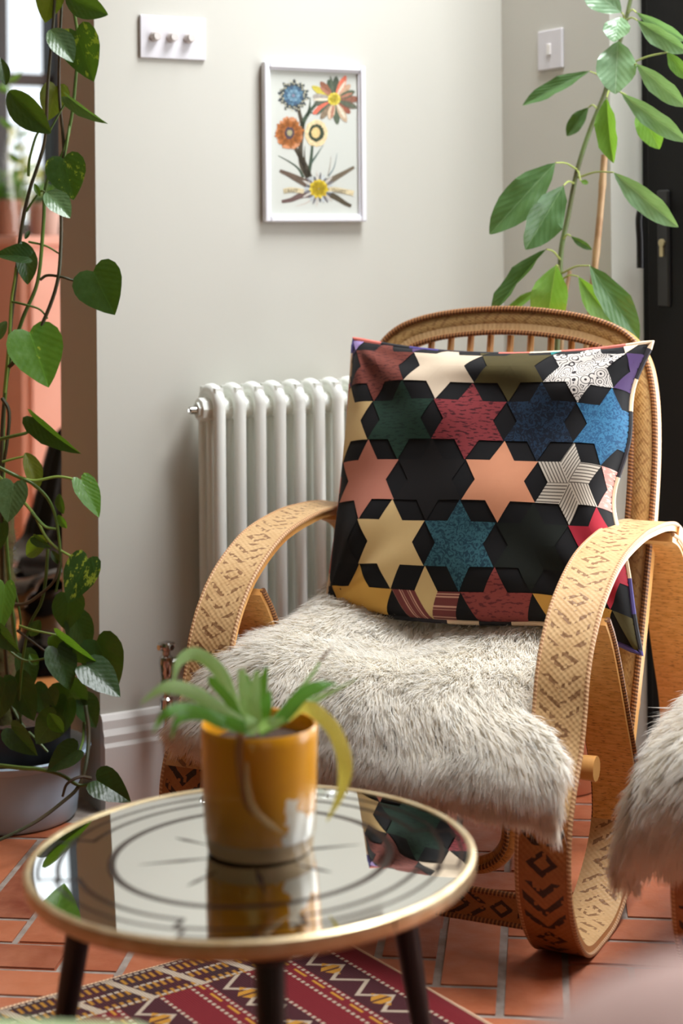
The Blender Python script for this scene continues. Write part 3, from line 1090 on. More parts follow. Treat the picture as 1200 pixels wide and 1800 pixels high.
def sheepskin(label, fr, surf, nq, np_, count, length, seed, group):
    """SURF(p, q) -> (l, s, z), p from the back to the front hem, q across; both 0..1, arrays."""
    g = np.random.RandomState(seed)
    o3 = np.array(fr.o)
    rb = np.array([np.array(fr.r), np.array(fr.b), [0, 0, 1.0]])

    def S(p, q):
        l, s, z = surf(p, q)
        return o3 + np.stack([l, s, z], -1) @ rb

    pp, qq = np.meshgrid(np.linspace(0, 1, np_), np.linspace(0, 1, nq), indexing='ij')
    V = S(pp, qq).reshape(-1, 3)
    fs = [(i * nq + j, i * nq + j + 1, (i + 1) * nq + j + 1, (i + 1) * nq + j) for i in range(np_ - 1) for j in range(nq - 1)]
    base = fr(0, 0.2, 0.37)
    root = thing('sheepskin', label, 'sheepskin', base, group)
    mb = MB()
    mb.add(V, fs)
    hide = mb.build('hide', HIDE, root)
    md = hide.modifiers.new('Solidify', 'SOLIDIFY')
    md.thickness = 0.006
    # wool: one tapering blade per lock of hair, rooted on the hide
    p = g.rand(count)
    q = g.rand(count)
    e = 1e-3
    x0 = S(p, q)
    dp = S(np.minimum(p + e, 1), q) - S(np.maximum(p - e, 0), q)
    dq = S(p, np.minimum(q + e, 1)) - S(p, np.maximum(q - e, 0))
    nr = np.cross(dp, dq)
    nr /= np.linalg.norm(nr, axis=1, keepdims=True) + 1e-9
    tp = dp / (np.linalg.norm(dp, axis=1, keepdims=True) + 1e-9)
    tq = dq / (np.linalg.norm(dq, axis=1, keepdims=True) + 1e-9)
    sw = np.sin(p * 19 + q * 11) * 0.5 + np.sin(q * 23 - p * 9) * 0.5
    ln = length * (0.72 + 0.5 * g.rand(count))
    dr = nr * 0.42 + tp * (0.78 + 0.18 * sw)[:, None] + tq * (0.28 * sw + 0.75 * (q - 0.5))[:, None] + g.randn(count, 3) * 0.08
    dr /= np.linalg.norm(dr, axis=1, keepdims=True)
    grav = np.array([0, 0, -1.0])
    SEG = 4
    pts = [x0]
    d = dr.copy()
    curl = g.randn(count, 3) * 0.08
    for k in range(SEG):
        pts.append(pts[-1] + d * (ln / SEG)[:, None])
        d = d + grav * 0.20 + curl
        d /= np.linalg.norm(d, axis=1, keepdims=True)
    pts = np.stack(pts, 1)
    # locks: tips lean to the nearest of a set of guide hairs
    ng = count // 30
    gi = g.choice(count, ng, replace=False)
    near = np.empty(count, dtype=np.int64)
    x32, g32 = x0.astype(np.float32), x0[gi].astype(np.float32)
    g2 = (g32 ** 2).sum(1)
    for a in range(0, count, 4000):
        near[a:a + 4000] = np.argmin(g2[None] - 2 * x32[a:a + 4000] @ g32.T, 1)
    gp = pts[gi][near]
    ww = (np.linspace(0, 1, SEG + 1) ** 1.3 * 0.42)[None, :, None]
    pts = pts * (1 - ww) + gp * ww
    tang = pts[:, -1] - pts[:, 0]
    side = np.cross(tang, nr + g.randn(count, 3) * 0.5)
    side /= np.linalg.norm(side, axis=1, keepdims=True) + 1e-9
    wd = 0.00085 * (0.7 + 0.6 * g.rand(count))
    prof = [1.0, 1.0, 0.85, 0.6]
    verts = np.empty((count, 2 * SEG + 1, 3))
    for k in range(SEG):
        verts[:, 2 * k] = pts[:, k] - side * (wd * prof[k])[:, None]
        verts[:, 2 * k + 1] = pts[:, k] + side * (wd * prof[k])[:, None]
    verts[:, 2 * SEG] = pts[:, SEG]
    nv = 2 * SEG + 1
    b0 = (np.arange(count) * nv)[:, None]
    tri = []
    vv = []
    for k in range(SEG - 1):
        a = 2 * k
        tri += [[a, a + 1, a + 3], [a, a + 3, a + 2]]
    tri.append([2 * SEG - 2, 2 * SEG - 1, 2 * SEG])
    tri = np.array(tri)
    faces = (b0[:, :, None] + tri[None]).reshape(-1, 3)
    me = bpy.data.meshes.new('wool')
    nvt, nft = count * nv, len(faces)
    me.vertices.add(nvt)
    me.vertices.foreach_set('co', verts.reshape(-1).astype(np.float32))
    me.loops.add(nft * 3)
    me.loops.foreach_set('vertex_index', faces.reshape(-1).astype(np.int32))
    me.polygons.add(nft)
    me.polygons.foreach_set('loop_start', (np.arange(nft) * 3).astype(np.int32))
    me.polygons.foreach_set('use_smooth', np.ones(nft, dtype=bool))
    lev = np.array([k // 2 / SEG for k in range(nv)], dtype=np.float32)
    rnd = g.rand(count).astype(np.float32)
    uvv = np.stack([np.repeat(rnd[:, None], nv, 1), np.repeat(lev[None], count, 0)], -1).reshape(-1, 2)
    ul = me.uv_layers.new(name='UVMap')
    ul.data.foreach_set('uv', uvv[faces.reshape(-1)].ravel())
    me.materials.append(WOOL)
    me.update()
    nn = nr[:, None, :] * 0.8 + (pts[:, -1:] - pts[:, :1]) / ln[:, None, None] * 0.35
    nn = nn / np.linalg.norm(nn, axis=2, keepdims=True)
    nn = np.repeat(nn, nv, 1).reshape(-1, 3)
    me.normals_split_custom_set_from_vertices(nn.astype(np.float32))
    o = bpy.data.objects.new('wool', me)
    o['kind'] = 'stuff'
    link(o, root)
    return root


def cubic(tab, x):
    tab = np.array(tab)
    xs = np.linspace(0, 1, len(tab))
    fine = np.array([list(v) for v in catmull([Vector((a, b_, 0)) for a, b_ in tab], 12)])
    xf = np.linspace(0, 1, len(fine))
    return np.interp(x, xf, fine[:, 0]), np.interp(x, xf, fine[:, 1])


def main_surf(p, q):
    s, z = cubic([(0.52, 0.462), (0.43, 0.415), (0.31, 0.382), (0.20, 0.378), (0.10, 0.385), (0.02, 0.384), (-0.05, 0.372), (-0.092, 0.348), (-0.114, 0.322), (-0.117, 0.302)], p)
    fp = np.clip((p - 0.55) / 0.25, 0, 1)
    fp = fp * fp * (3 - 2 * fp)
    lo = -0.285 - 0.025 * fp
    hi = 0.250 + 0.095 * fp
    l = lo + (hi - lo) * q
    e = np.abs(q - 0.5) * 2
    lf = np.clip((0.42 - q) / 0.42, 0, 1)
    z = z + 0.010 * (1 - fp) + 0.044 * lf * lf * (3 - 2 * lf) * (1 - 0.55 * fp) - 0.028 * e ** 6 * (1 - fp * 0.2) + 0.010 * np.sin(q * 9 + 1.0) * np.sin(p * 7) + 0.012 * fp * np.sin(q * 5 + 2)
    s = s - 0.02 * fp * np.clip(q - 0.6, 0, 1) / 0.4 + 0.03 * fp * e ** 5 * (q < 0.5)
    return l, s, z


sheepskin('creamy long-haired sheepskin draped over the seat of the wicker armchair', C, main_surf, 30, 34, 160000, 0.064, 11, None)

# ------------------------------------------------------------------ matching footstool at the right edge, with its own sheepskin
FO = C.o + (Vector((0.742, 2.583, 0)) - C.o)
FS = Frame((0.775, 2.575), PHI)
stool = thing('wicker_footstool', 'low wicker footstool on woven hoops at the right edge, half out of view', 'footstool', FS(0, 0.2, 0))
FH = [(0.02, 0.345), (-0.03, 0.335), (-0.075, 0.30), (-0.098, 0.25), (-0.105, 0.19), (-0.095, 0.12), (-0.06, 0.055), (-0.005, 0.016), (0.07, 0.008), (0.20, 0.008), (0.33, 0.008), (0.405, 0.016),
      (0.46, 0.055), (0.495, 0.12), (0.505, 0.19), (0.498, 0.25), (0.475, 0.30), (0.43, 0.335), (0.38, 0.345)]
for sgn in (-1, 1):
    path = catmull([FS(sgn * 0.235, s, z) for s, z in FH], 6)
    hoop, el, er = ribbon(path, FS.r, 0.082, 0.016, [WK_L, WK_L, BAMB, WK_D], 'leg_hoop', stool, low_front(FS))
    edge_braid(el, hoop)
    edge_braid(er, hoop)
mb = MB()
mb.obox(FS(0, 0.2, 0.352), (FS.r, FS.b, UP), (0.285, 0.25, 0.012))
mb.build('seat_panel', WK_L, stool, bevel=0.004)
for s in (-0.02, 0.42):
    mb = MB()
    mb.tube([FS(-0.285, s, 0.325), FS(0.285, s, 0.325)], 0.0165, 10)
    mb.build('seat_pole', BAMB, stool)


def stool_surf(p, q):
    s, z = cubic([(0.52, 0.27), (0.515, 0.34), (0.47, 0.395), (0.38, 0.41), (0.25, 0.415), (0.12, 0.41), (0.0, 0.402), (-0.075, 0.375), (-0.115, 0.32), (-0.125, 0.265), (-0.12, 0.235)], p)
    a = (q - 0.5) * 2
    ae = np.abs(a)
    l = np.sign(a) * np.interp(ae, [0, 0.62, 0.78, 0.88, 1.0], [0, 0.26, 0.315, 0.335, 0.342])
    dz = np.interp(ae, [0, 0.62, 0.78, 0.88, 1.0], [0, 0.008, 0.04, 0.09, 0.17])
    z = np.maximum(z - dz * np.clip((z - 0.2) / 0.2, 0, 1), 0.19) + 0.008 * np.sin(q * 11) * np.sin(p * 8)
    return l, s, z


sheepskin('creamy long-haired sheepskin over the footstool at the right edge', FS, stool_surf, 34, 34, 110000, 0.062, 12, None)

# ------------------------------------------------------------------ patchwork cushion
def fabric(name, col, kind='plain', col2=None):
    m, nt, b = newmat(name)
    b.inputs['Roughness'].default_value = 0.85
    b.inputs['Specular IOR Level'].default_value = 0.25
    b.inputs['Sheen Weight'].default_value = 0.03
    uv = uvco(nt)
    sx = nd(nt, 'ShaderNodeSeparateXYZ')
    nt.links.new(uv, sx.inputs[0])
    col2 = col2 or tuple(c * 0.6 for c in col)
    weave = noise_n(nt, 900, 2, objco(nt))
    if kind == 'plain':
        f = math_n(nt, 'MULTIPLY', noise_n(nt, 22, 4, objco(nt)), 0.55)
    elif kind == 'stripe':
        s = math_n(nt, 'SINE', math_n(nt, 'MULTIPLY', sx.outputs[0], 2 * math.pi / 0.0062))
        f = ramp(nt, s, [(0.35, 0.0), (0.6, 1.0)])
    elif kind == 'wide':
        s = math_n(nt, 'SINE', math_n(nt, 'MULTIPLY', sx.outputs[0], 2 * math.pi / 0.016))
        s2 = math_n(nt, 'SINE', math_n(nt, 'MULTIPLY', sx.outputs[0], 2 * math.pi / 0.0045))
        f = ramp(nt, math_n(nt, 'ADD', math_n(nt, 'MULTIPLY', s, 0.6), math_n(nt, 'MULTIPLY', s2, 0.5)), [(0.3, 0.0), (0.7, 1.0)])
    elif kind == 'dots':
        v = nd(nt, 'ShaderNodeTexVoronoi')
        v.inputs['Scale'].default_value = 55
        nt.links.new(uv, v.inputs['Vector'])
        ring = math_n(nt, 'SINE', math_n(nt, 'MULTIPLY', v.outputs['Distance'], 30.0))
        f = ramp(nt, ring, [(0.55, 0.0), (0.75, 1.0)])
    elif kind == 'dabs':
        n = noise_n(nt, 1.0, 3, stretch(nt, uv, (70, 260, 1)))
        f = ramp(nt, n, [(0.54, 0.0), (0.60, 1.0)])
    else:          # swirl
        n = nd(nt, 'ShaderNodeTexNoise')
        n.inputs['Scale'].default_value = 95
        n.inputs['Detail'].default_value = 3
        n.inputs['Distortion'].default_value = 2.2
        nt.links.new(uv, n.inputs['Vector'])
        f = ramp(nt, n.outputs[0], [(0.46, 0.0), (0.56, 1.0)])
    nt.links.new(mix_color(nt, col, col2, f), b.inputs['Base Color'])
    bump(nt, b, weave, 0.15, 0.0006)
    return m


FB = {
    'black': fabric('black_cotton', srgb(13, 11, 13)),
    'coal': fabric('charcoal_cotton', srgb(19, 15, 15)),
    'ink_green': fabric('green_black_cotton', srgb(16, 20, 13)),
    'rust': fabric('rust_print', srgb(106, 52, 42), 'dabs', srgb(74, 32, 28)),
    'cream': fabric('cream_cotton', srgb(208, 188, 164)),
    'sand': fabric('sand_cotton', srgb(206, 178, 126), 'plain', srgb(188, 156, 104)),
    'olive': fabric('olive_cotton', srgb(72, 62, 28), 'plain', srgb(42, 37, 18)),
    'seeds': fabric('white_seed_print', srgb(190, 182, 174), 'dots', srgb(40, 34, 38)),
    'purple': fabric('purple_cotton', srgb(78, 56, 98), 'plain', srgb(52, 36, 70)),
    'lilac': fabric('lilac_cotton', srgb(150, 128, 176)),
    'green': fabric('bottle_green_cotton', srgb(30, 54, 42), 'dabs', srgb(22, 40, 33)),
    'crimson': fabric('crimson_print', srgb(126, 48, 52), 'dabs', srgb(62, 20, 26)),
    'navy': fabric('navy_print', srgb(13, 22, 36), 'swirl', srgb(26, 46, 68)),
    'blue': fabric('sky_blue_print', srgb(52, 104, 138), 'swirl', srgb(34, 74, 108)),
    'pink': fabric('dusty_pink_cotton', srgb(182, 118, 98), 'plain', srgb(156, 94, 80)),
    'peach': fabric('peach_cotton', srgb(206, 142, 108), 'plain', srgb(184, 120, 90)),
    'stripe': fabric('grey_ticking', srgb(190, 180, 166), 'stripe', srgb(86, 78, 72)),
    'rose': fabric('pink_print', srgb(206, 140, 130), 'dabs', srgb(232, 190, 178)),
    'teal': fabric('teal_print', srgb(50, 92, 102), 'swirl', srgb(26, 54, 68)),
    'aqua': fabric('aqua_cotton', srgb(30, 120, 118)),
    'red': fabric('red_cotton', srgb(166, 36, 52), 'plain', srgb(120, 22, 38)),
    'mustard': fabric('mustard_cotton', srgb(200, 154, 74), 'plain', srgb(174, 128, 56)),
    'maroon': fabric('maroon_stripe', srgb(108, 52, 50), 'wide', srgb(196, 150, 130)),
    'brick': fabric('brick_print', srgb(132, 60, 56), 'dabs', srgb(92, 36, 38)),
}
ctl, ctr = P(622, 596, 3.50), P(1146, 602, 3.245)
cbl, cbr = P(574, 1066, 3.335), P(1114, 1084, 3.085)
CN = (cbl - ctl).cross(ctr - ctl).normalized()
if CN.y > 0:
    CN = -CN


def cushion_pt(u, v, side, off=0.0):
    a, b_ = 2 * u - 1, 2 * v - 1
    ka = (0.15 + 0.035 * math.sin(v * 13)) if a > 0 else 0.025
    kb = 0.11 if b_ < 0 else -0.075
    uu = 0.5 + 0.5 * a * (1 - ka * (1 - b_ * b_) * abs(a) ** 3)
    vv = 0.5 + 0.5 * b_ * (1 - kb * (1 - a * a) * abs(b_) ** 3)
    top = ctl.lerp(ctr, uu)
    bot = cbl.lerp(cbr, uu)
    p = top.lerp(bot, vv)
    t = max(0.0, (1 - a ** 4) * (1 - b_ ** 4)) ** 0.55 * 0.088
    # creases fanning out of the corners, and a soft overall unevenness
    wr = 0.0
    for (ca, cb_, ph) in ((-1, -1, 0.3), (1, -1, 1.4), (1, 1, 2.2), (-1, 1, 0.9)):
        dx, dy = a - ca, b_ - cb_
        dd = math.hypot(dx, dy)
        wr += 0.013 * math.sin(math.atan2(dy, dx) * 11 + ph) * math.exp(-dd * 1.5) * min(1, dd * 4)
    wr += 0.008 * math.sin(a * 5.1 + b_ * 3.3 + 1) * math.sin(b_ * 6.2 - a * 2)
    wr += 0.020 * math.exp(-((b_ + 0.62 + 0.12 * math.cos(a * 3)) ** 2) * 60) * (1 - abs(a))
    edge = (1 - a ** 8) * (1 - b_ ** 8)
    p = p + CN * ((t + wr * edge + off) * side)
    wgt = max(0, (a - 0.35) / 0.65) ** 2 * max(0, (b_ - 0.35) / 0.65) ** 2
    p = p - UP * 0.066 * wgt + CN * 0.0 + Vector((0.012, 0, 0)) * wgt
    if b_ < 0:
        p = p - CN * 0.0
    return p


cushion = thing('patchwork_cushion', 'large square patchwork cushion of multicoloured stars on black, leaning in the wicker armchair', 'cushion', cushion_pt(0.5, 0.96, 1))
NG = 56
mb = MB()
vs, fs, uvs = [], [], []
for side in (1, -1):
    o = len(vs)
    for j in range(NG + 1):
        for i in range(NG + 1):
            vs.append(cushion_pt(i / NG, j / NG, side))
    for j in range(NG):
        for i in range(NG):
            q = [o + j * (NG + 1) + i, o + (j + 1) * (NG + 1) + i, o + (j + 1) * (NG + 1) + i + 1, o + j * (NG + 1) + i + 1]
            q = q if side == 1 else q[::-1]
            fs.append(q)
            uvs += [((k - o) % (NG + 1) * 0.01, (k - o) // (NG + 1) * 0.01) for k in q]
mb.add(vs, fs, uvs)
cover = mb.build('cover', FB['black'], cushion)

DXU = 0.6 / 4.35
ROWS = {
    -1: {-1: 'lilac', 0: 'purple', 1: 'olive', 2: 'aqua', 3: 'cream', 4: 'olive'},
    0: {-1: 'purple', 0: 'rust', 1: 'cream', 2: 'olive', 3: 'seeds', 4: 'purple'},
    1: {-1: 'sand', 0: 'green', 1: 'crimson', 2: 'navy', 3: 'blue', 4: 'red'},
    2: {-1: 'coal', 0: 'pink', 1: 'coal', 2: 'peach', 3: 'stripe', 4: 'rose'},
    3: {-1: 'coal', 0: 'sand', 1: 'teal', 2: 'ink_green', 3: 'red', 4: 'rust'},
    4: {-1: 'black', 0: 'mustard', 1: 'maroon', 2: 'brick', 3: 'mustard', 4: 'olive'},
    5: {-1: 'coal', 0: 'sand', 1: 'brick', 2: 'coal', 3: 'olive', 4: 'black'},
}


def star(side, row, k, fab, flip=False):
    cx = (0.62 if row % 2 == 0 else 1.10) + k
    cy = 0.125 + 0.2195 * row
    rt, ri = 0.577, 0.3333
    mats = [FB[fab]]
    if fab == 'maroon':
        mats = [FB['sand'], FB['maroon']]
    mb = MB()
    n = 7
    for q in range(6):
        at = R(90 + 60 * q)
        tip = Vector((math.cos(at) * rt, math.sin(at) * rt))
        i1 = Vector((math.cos(at - R(30)) * ri, math.sin(at - R(30)) * ri))
        i2 = Vector((math.cos(at + R(30)) * ri, math.sin(at + R(30)) * ri))
        vs, ok, uvr = [], [], []
        for j in range(n + 1):
            for i in range(n + 1):
                w_ = i1 * (i / n) + i2 * (j / n)
                u = (cx + w_.x) / 4.35
                v = cy - w_.y * 0.138 / 0.544
                ok.append(0.0 <= u <= 1.0 and 0.0 <= v <= 1.0)
                u, v = min(max(u, 0.0), 1.0), min(max(v, 0.0), 1.0)
                vs.append(cushion_pt(1 - u if flip else u, v, side, 0.0016))
                rx = w_ * DXU
                if fab in ('stripe', 'maroon'):
                    uvr.append((j / n * ri * DXU * 0.87 + 0.01 * q, i / n * ri * DXU))
                else:
                    uvr.append((rx.x + 0.137 * (row * 7 + k), rx.y))
        fs, uvs = [], []
        for j in range(n):
            for i in range(n):
                ids = [j * (n + 1) + i, j * (n + 1) + i + 1, (j + 1) * (n + 1) + i + 1, (j + 1) * (n + 1) + i]
                if sum(ok[x] for x in ids) < 2:
                    continue
                if (side == 1) == flip:
                    ids = ids[::-1]
                fs.append(ids)
                uvs += [uvr[x] for x in ids]
        if fs:
            mb.add(vs, fs, uvs, q % 2 if len(mats) > 1 else 0)
    if mb.f:
        mb.build('star_patch', mats, cushion)


for row, d_ in ROWS.items():
    for k, fab in d_.items():
        star(1, row, k, fab)
bk = ['olive', 'purple', 'coal', 'red', 'rose', 'brick', 'green', 'cream', 'blue', 'mustard']
for row in range(0, 6):
    for k in range(-1, 5):
        star(-1, row, k, bk[(row * 3 + k * 7 + 9) % 10], True)
# piping sewn from striped scraps
PIP, ppnt, ppb = newmat('scrap_piping')
ppb.inputs['Roughness'].default_value = 0.8
pu = nd(ppnt, 'ShaderNodeSeparateXYZ')
ppnt.links.new(uvco(ppnt), pu.inputs[0])
wn = nd(ppnt, 'ShaderNodeTexWhiteNoise', noise_dimensions='1D')
ppnt.links.new(math_n(ppnt, 'FLOOR', math_n(ppnt, 'DIVIDE', pu.outputs[0], 0.062)), wn.inputs['W'])
ppnt.links.new(ramp(ppnt, wn.outputs[0], [(0, srgb(28, 26, 30)), (0.34, srgb(226, 198, 166)), (0.52, srgb(206, 110, 96)), (0.66, srgb(40, 34, 40)), (0.82, srgb(70, 60, 120)), (0.92, srgb(224, 206, 180))], 'CONSTANT'), ppb.inputs['Base Color'])
per = [(i / 40, 0) for i in range(40)] + [(1, i / 40) for i in range(40)] + [(1 - i / 40, 1) for i in range(40)] + [(0, 1 - i / 40) for i in range(40)]
mb = MB()
mb.tube([cushion_pt(u, v, 1) for u, v in per], 0.0055, 8, closed=True)
mb.build('piping', PIP, cushion)

# ------------------------------------------------------------------ round mirror-topped side table
ZT = 0.405
kx, ky = ray(441, 1502)
TY = (CAMH - ZT) / ky
TC = Vector((kx * TY, TY, 0))
TR = 0.2645
table = thing('side_table', 'round mirror-topped side table with brass rim on black tapered legs, holding the yellow pot', 'table', TC)
TILT = Matrix.Translation(TC + UP * ZT) @ Matrix.Rotation(R(-1.3), 4, 'Y') @ Matrix.Translation(-(TC + UP * ZT))
BRASS = M('brass_rim', srgb(222, 204, 168), 0.34, 0.8, col2=srgb(206, 180, 136), scale=40)
WOODE = M('rim_wood', srgb(196, 146, 90), 0.5, col2=srgb(168, 112, 62), scale=30)
MIRR = M('mirror_glass', (0.93, 0.94, 0.91), 0.015, 1.0)
INLAY = M('smoked_inlay', srgb(66, 50, 44), 0.12, 0.75)


def tilted(o):
    o.matrix_basis = TILT
    return o


mb = MB()
mb.lathe([(TR - 0.006, ZT - 0.003), (TR - 0.0085, ZT + 0.0012), (TR - 0.004, ZT + 0.0022), (TR, ZT), (TR + 0.001, ZT - 0.006), (TR, ZT - 0.0155), (TR - 0.006, ZT - 0.0155)], 96, TC, close=False)
rim = tilted(mb.build('brass_rim', BRASS, table))
mb = MB()
a = R(-52)
jp = TC + Vector((math.cos(a) * (TR + 0.0006), math.sin(a) * (TR + 0.0006), ZT - 0.006))
mb.obox(jp, (Vector((-math.sin(a), math.cos(a), 0)), Vector((math.cos(a), math.sin(a), 0)), UP), (0.0009, 0.0008, 0.006))
mb.build('rim_joint', M('joint_shadow_gap', srgb(70, 46, 28), 0.7), rim)
mb = MB()
mb.lathe([(0.02, ZT - 0.0265), (TR - 0.03, ZT - 0.0265), (TR - 0.010, ZT - 0.0225), (TR - 0.0045, ZT - 0.018), (TR - 0.004, ZT - 0.0095), (TR - 0.012, ZT - 0.006), (0.02, ZT - 0.006)], 96, TC)
tilted(mb.build('top_board', WOODE, table))
mb = MB()
mb.lathe([(TR - 0.006, ZT - 0.006), (TR - 0.0065, ZT)], 96, TC)
tilted(mb.build('mirror_top', MIRR, table))
inl = MB()
ZI = ZT + 0.00025


def ring_arc(r0, r1, a0, a1, n=40):
    vs, fs = [], []
    for k in range(n + 1):
        a = R(a0 + (a1 - a0) * k / n)
        vs += [TC + Vector((r0 * math.cos(a), r0 * math.sin(a), ZI)), TC + Vector((r1 * math.cos(a), r1 * math.sin(a), ZI))]
    for k in range(n):
        fs.append((2 * k, 2 * k + 1, 2 * k + 3, 2 * k + 2))
    inl.add(vs, fs)


ring_arc(TR * 0.600, TR * 0.635, 0, 360, 96)
for k in range(4):
    ac = 90 * k + 45
    for (ra, rb, wline) in ((0.76, 0.84, 0.022), (0.86, 0.93, 0.016)):
        hw = 27 if ra < 0.8 else 30
        ring_arc(TR * ra, TR * (ra + wline), ac - hw, ac + hw)
        ring_arc(TR * rb, TR * (rb + wline), ac + hw, ac + 90 - hw)
        for s_ in (-1, 1):
            da = math.degrees(wline * TR / 2 / (TR * rb))
            ring_arc(TR * ra, TR * (rb + wline), ac + s_ * hw - da, ac + s_ * hw + da, 4)
for k in range(8):
    a = R(45 * k + 10)
    ca, sa = math.cos(a), math.sin(a)
    pts = [(0.06, 0.0), (0.10, 0.0032), (0.118, 0.0)] if k % 2 else [(0.04, 0.0), (0.08, 0.0036), (0.135, 0.0)]
    pl_ = [(r_, w_) for r_, w_ in pts] + [(r_, -w_) for r_, w_ in pts[1:2]]
    inl.add([TC + Vector((ca * r_ - sa * w_, sa * r_ + ca * w_, ZI)) for r_, w_ in pl_], [(0, 3, 2, 1)])
tilted(inl.build('inlay', INLAY, table, False))
LEGB = M('ebonised_leg', srgb(24, 20, 21), 0.35)
for k, ang in enumerate((278, 158, 38)):
    a = R(ang)
    dv = Vector((math.cos(a), math.sin(a), 0))
    top = TC + dv * 0.215 + UP * (ZT - 0.024 - math.cos(a) * 0.004)
    foot = TC + dv * 0.285 + UP * (0.0105 if k < 2 else 0.0)
    mb = MB()
    mb.tube([foot, foot.lerp(top, 0.5), top], [0.0105, 0.0145, 0.0175], 16)
    mb.build('leg', LEGB, table)
    mb = MB()
    mb.tube([top + UP * 0.002, top - UP * 0.012], [0.028, 0.024], 20)
    mb.build('leg_plate', LEGB, table)

# ------------------------------------------------------------------ yellow pot with strap-leaved plant
kx, ky = ray(457, 1491)
PY = (CAMH - ZT) / ky
PC = TILT @ Vector((kx * PY, PY, ZT + 0.0008))
pot = thing('potted_plant', 'small plant with arching strap leaves in a mustard yellow pot on the round table', 'potted plant', PC)
YEL, ynt, yb = newmat('mustard_glaze')
yb.inputs['Roughness'].default_value = 0.3
yb.inputs['Coat Weight'].default_value = 0.3
pos = nd(ynt, 'ShaderNodeSeparateXYZ')
mp = nd(ynt, 'ShaderNodeMapping')
mp.inputs['Location'].default_value = tuple(-x for x in PC)
ynt.links.new(objco(ynt), mp.inputs['Vector'])
ynt.links.new(mp.outputs[0], pos.inputs[0])
yn = noise_n(ynt, 38, 4, objco(ynt))
# irregular white patch low on the right, and the bare clay foot below the glaze line
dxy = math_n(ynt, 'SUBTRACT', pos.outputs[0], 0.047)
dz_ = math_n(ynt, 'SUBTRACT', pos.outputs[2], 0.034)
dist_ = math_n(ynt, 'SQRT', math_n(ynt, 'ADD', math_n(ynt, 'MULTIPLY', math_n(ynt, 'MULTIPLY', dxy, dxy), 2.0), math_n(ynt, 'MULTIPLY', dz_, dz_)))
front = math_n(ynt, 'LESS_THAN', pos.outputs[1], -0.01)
white_patch = math_n(ynt, 'LESS_THAN', math_n(ynt, 'ADD', dist_, math_n(ynt, 'MULTIPLY', math_n(ynt, 'SUBTRACT', yn, 0.5), 0.08)), 0.028)
white_patch = math_n(ynt, 'MULTIPLY', white_patch, front)
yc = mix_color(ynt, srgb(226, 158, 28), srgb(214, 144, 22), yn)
yc = mix_color(ynt, yc, srgb(240, 228, 208), white_patch)
foot_ = math_n(ynt, 'LESS_THAN', math_n(ynt, 'ADD', pos.outputs[2], math_n(ynt, 'MULTIPLY', math_n(ynt, 'SUBTRACT', yn, 0.5), 0.002)), 0.0198)
yc = mix_color(ynt, yc, srgb(206, 176, 136), foot_)
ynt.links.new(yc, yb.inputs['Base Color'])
rr = mix_color(ynt, (0.28,) * 3, (0.8,) * 3, foot_)
ynt.links.new(rr, yb.inputs['Roughness'])
mb = MB()
mb.lathe([(0.0573, 0.0000), (0.0625, 0.0017), (0.0636, 0.0069), (0.0644, 0.0197), (0.0656, 0.0212), (0.0678, 0.0688), (0.0697, 0.1352), (0.0694, 0.1455), (0.0678, 0.1484), (0.0656, 0.1473), (0.0644, 0.1398), (0.0625, 0.1146), (0.0229, 0.1123)], 64, PC)
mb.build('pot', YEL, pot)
SOIL = M('dark_soil', srgb(46, 32, 24), 0.95, col2=srgb(80, 56, 40), scale=150, bumpy=0.9, bscale=220)
mb = MB()
mb.lathe([(0.0630, 0.1238), (0.0516, 0.1289), (0.0344, 0.1306), (0.0138, 0.1312), (0.0006, 0.1312)], 40, PC, close=False)
mb.build('soil', SOIL, pot)


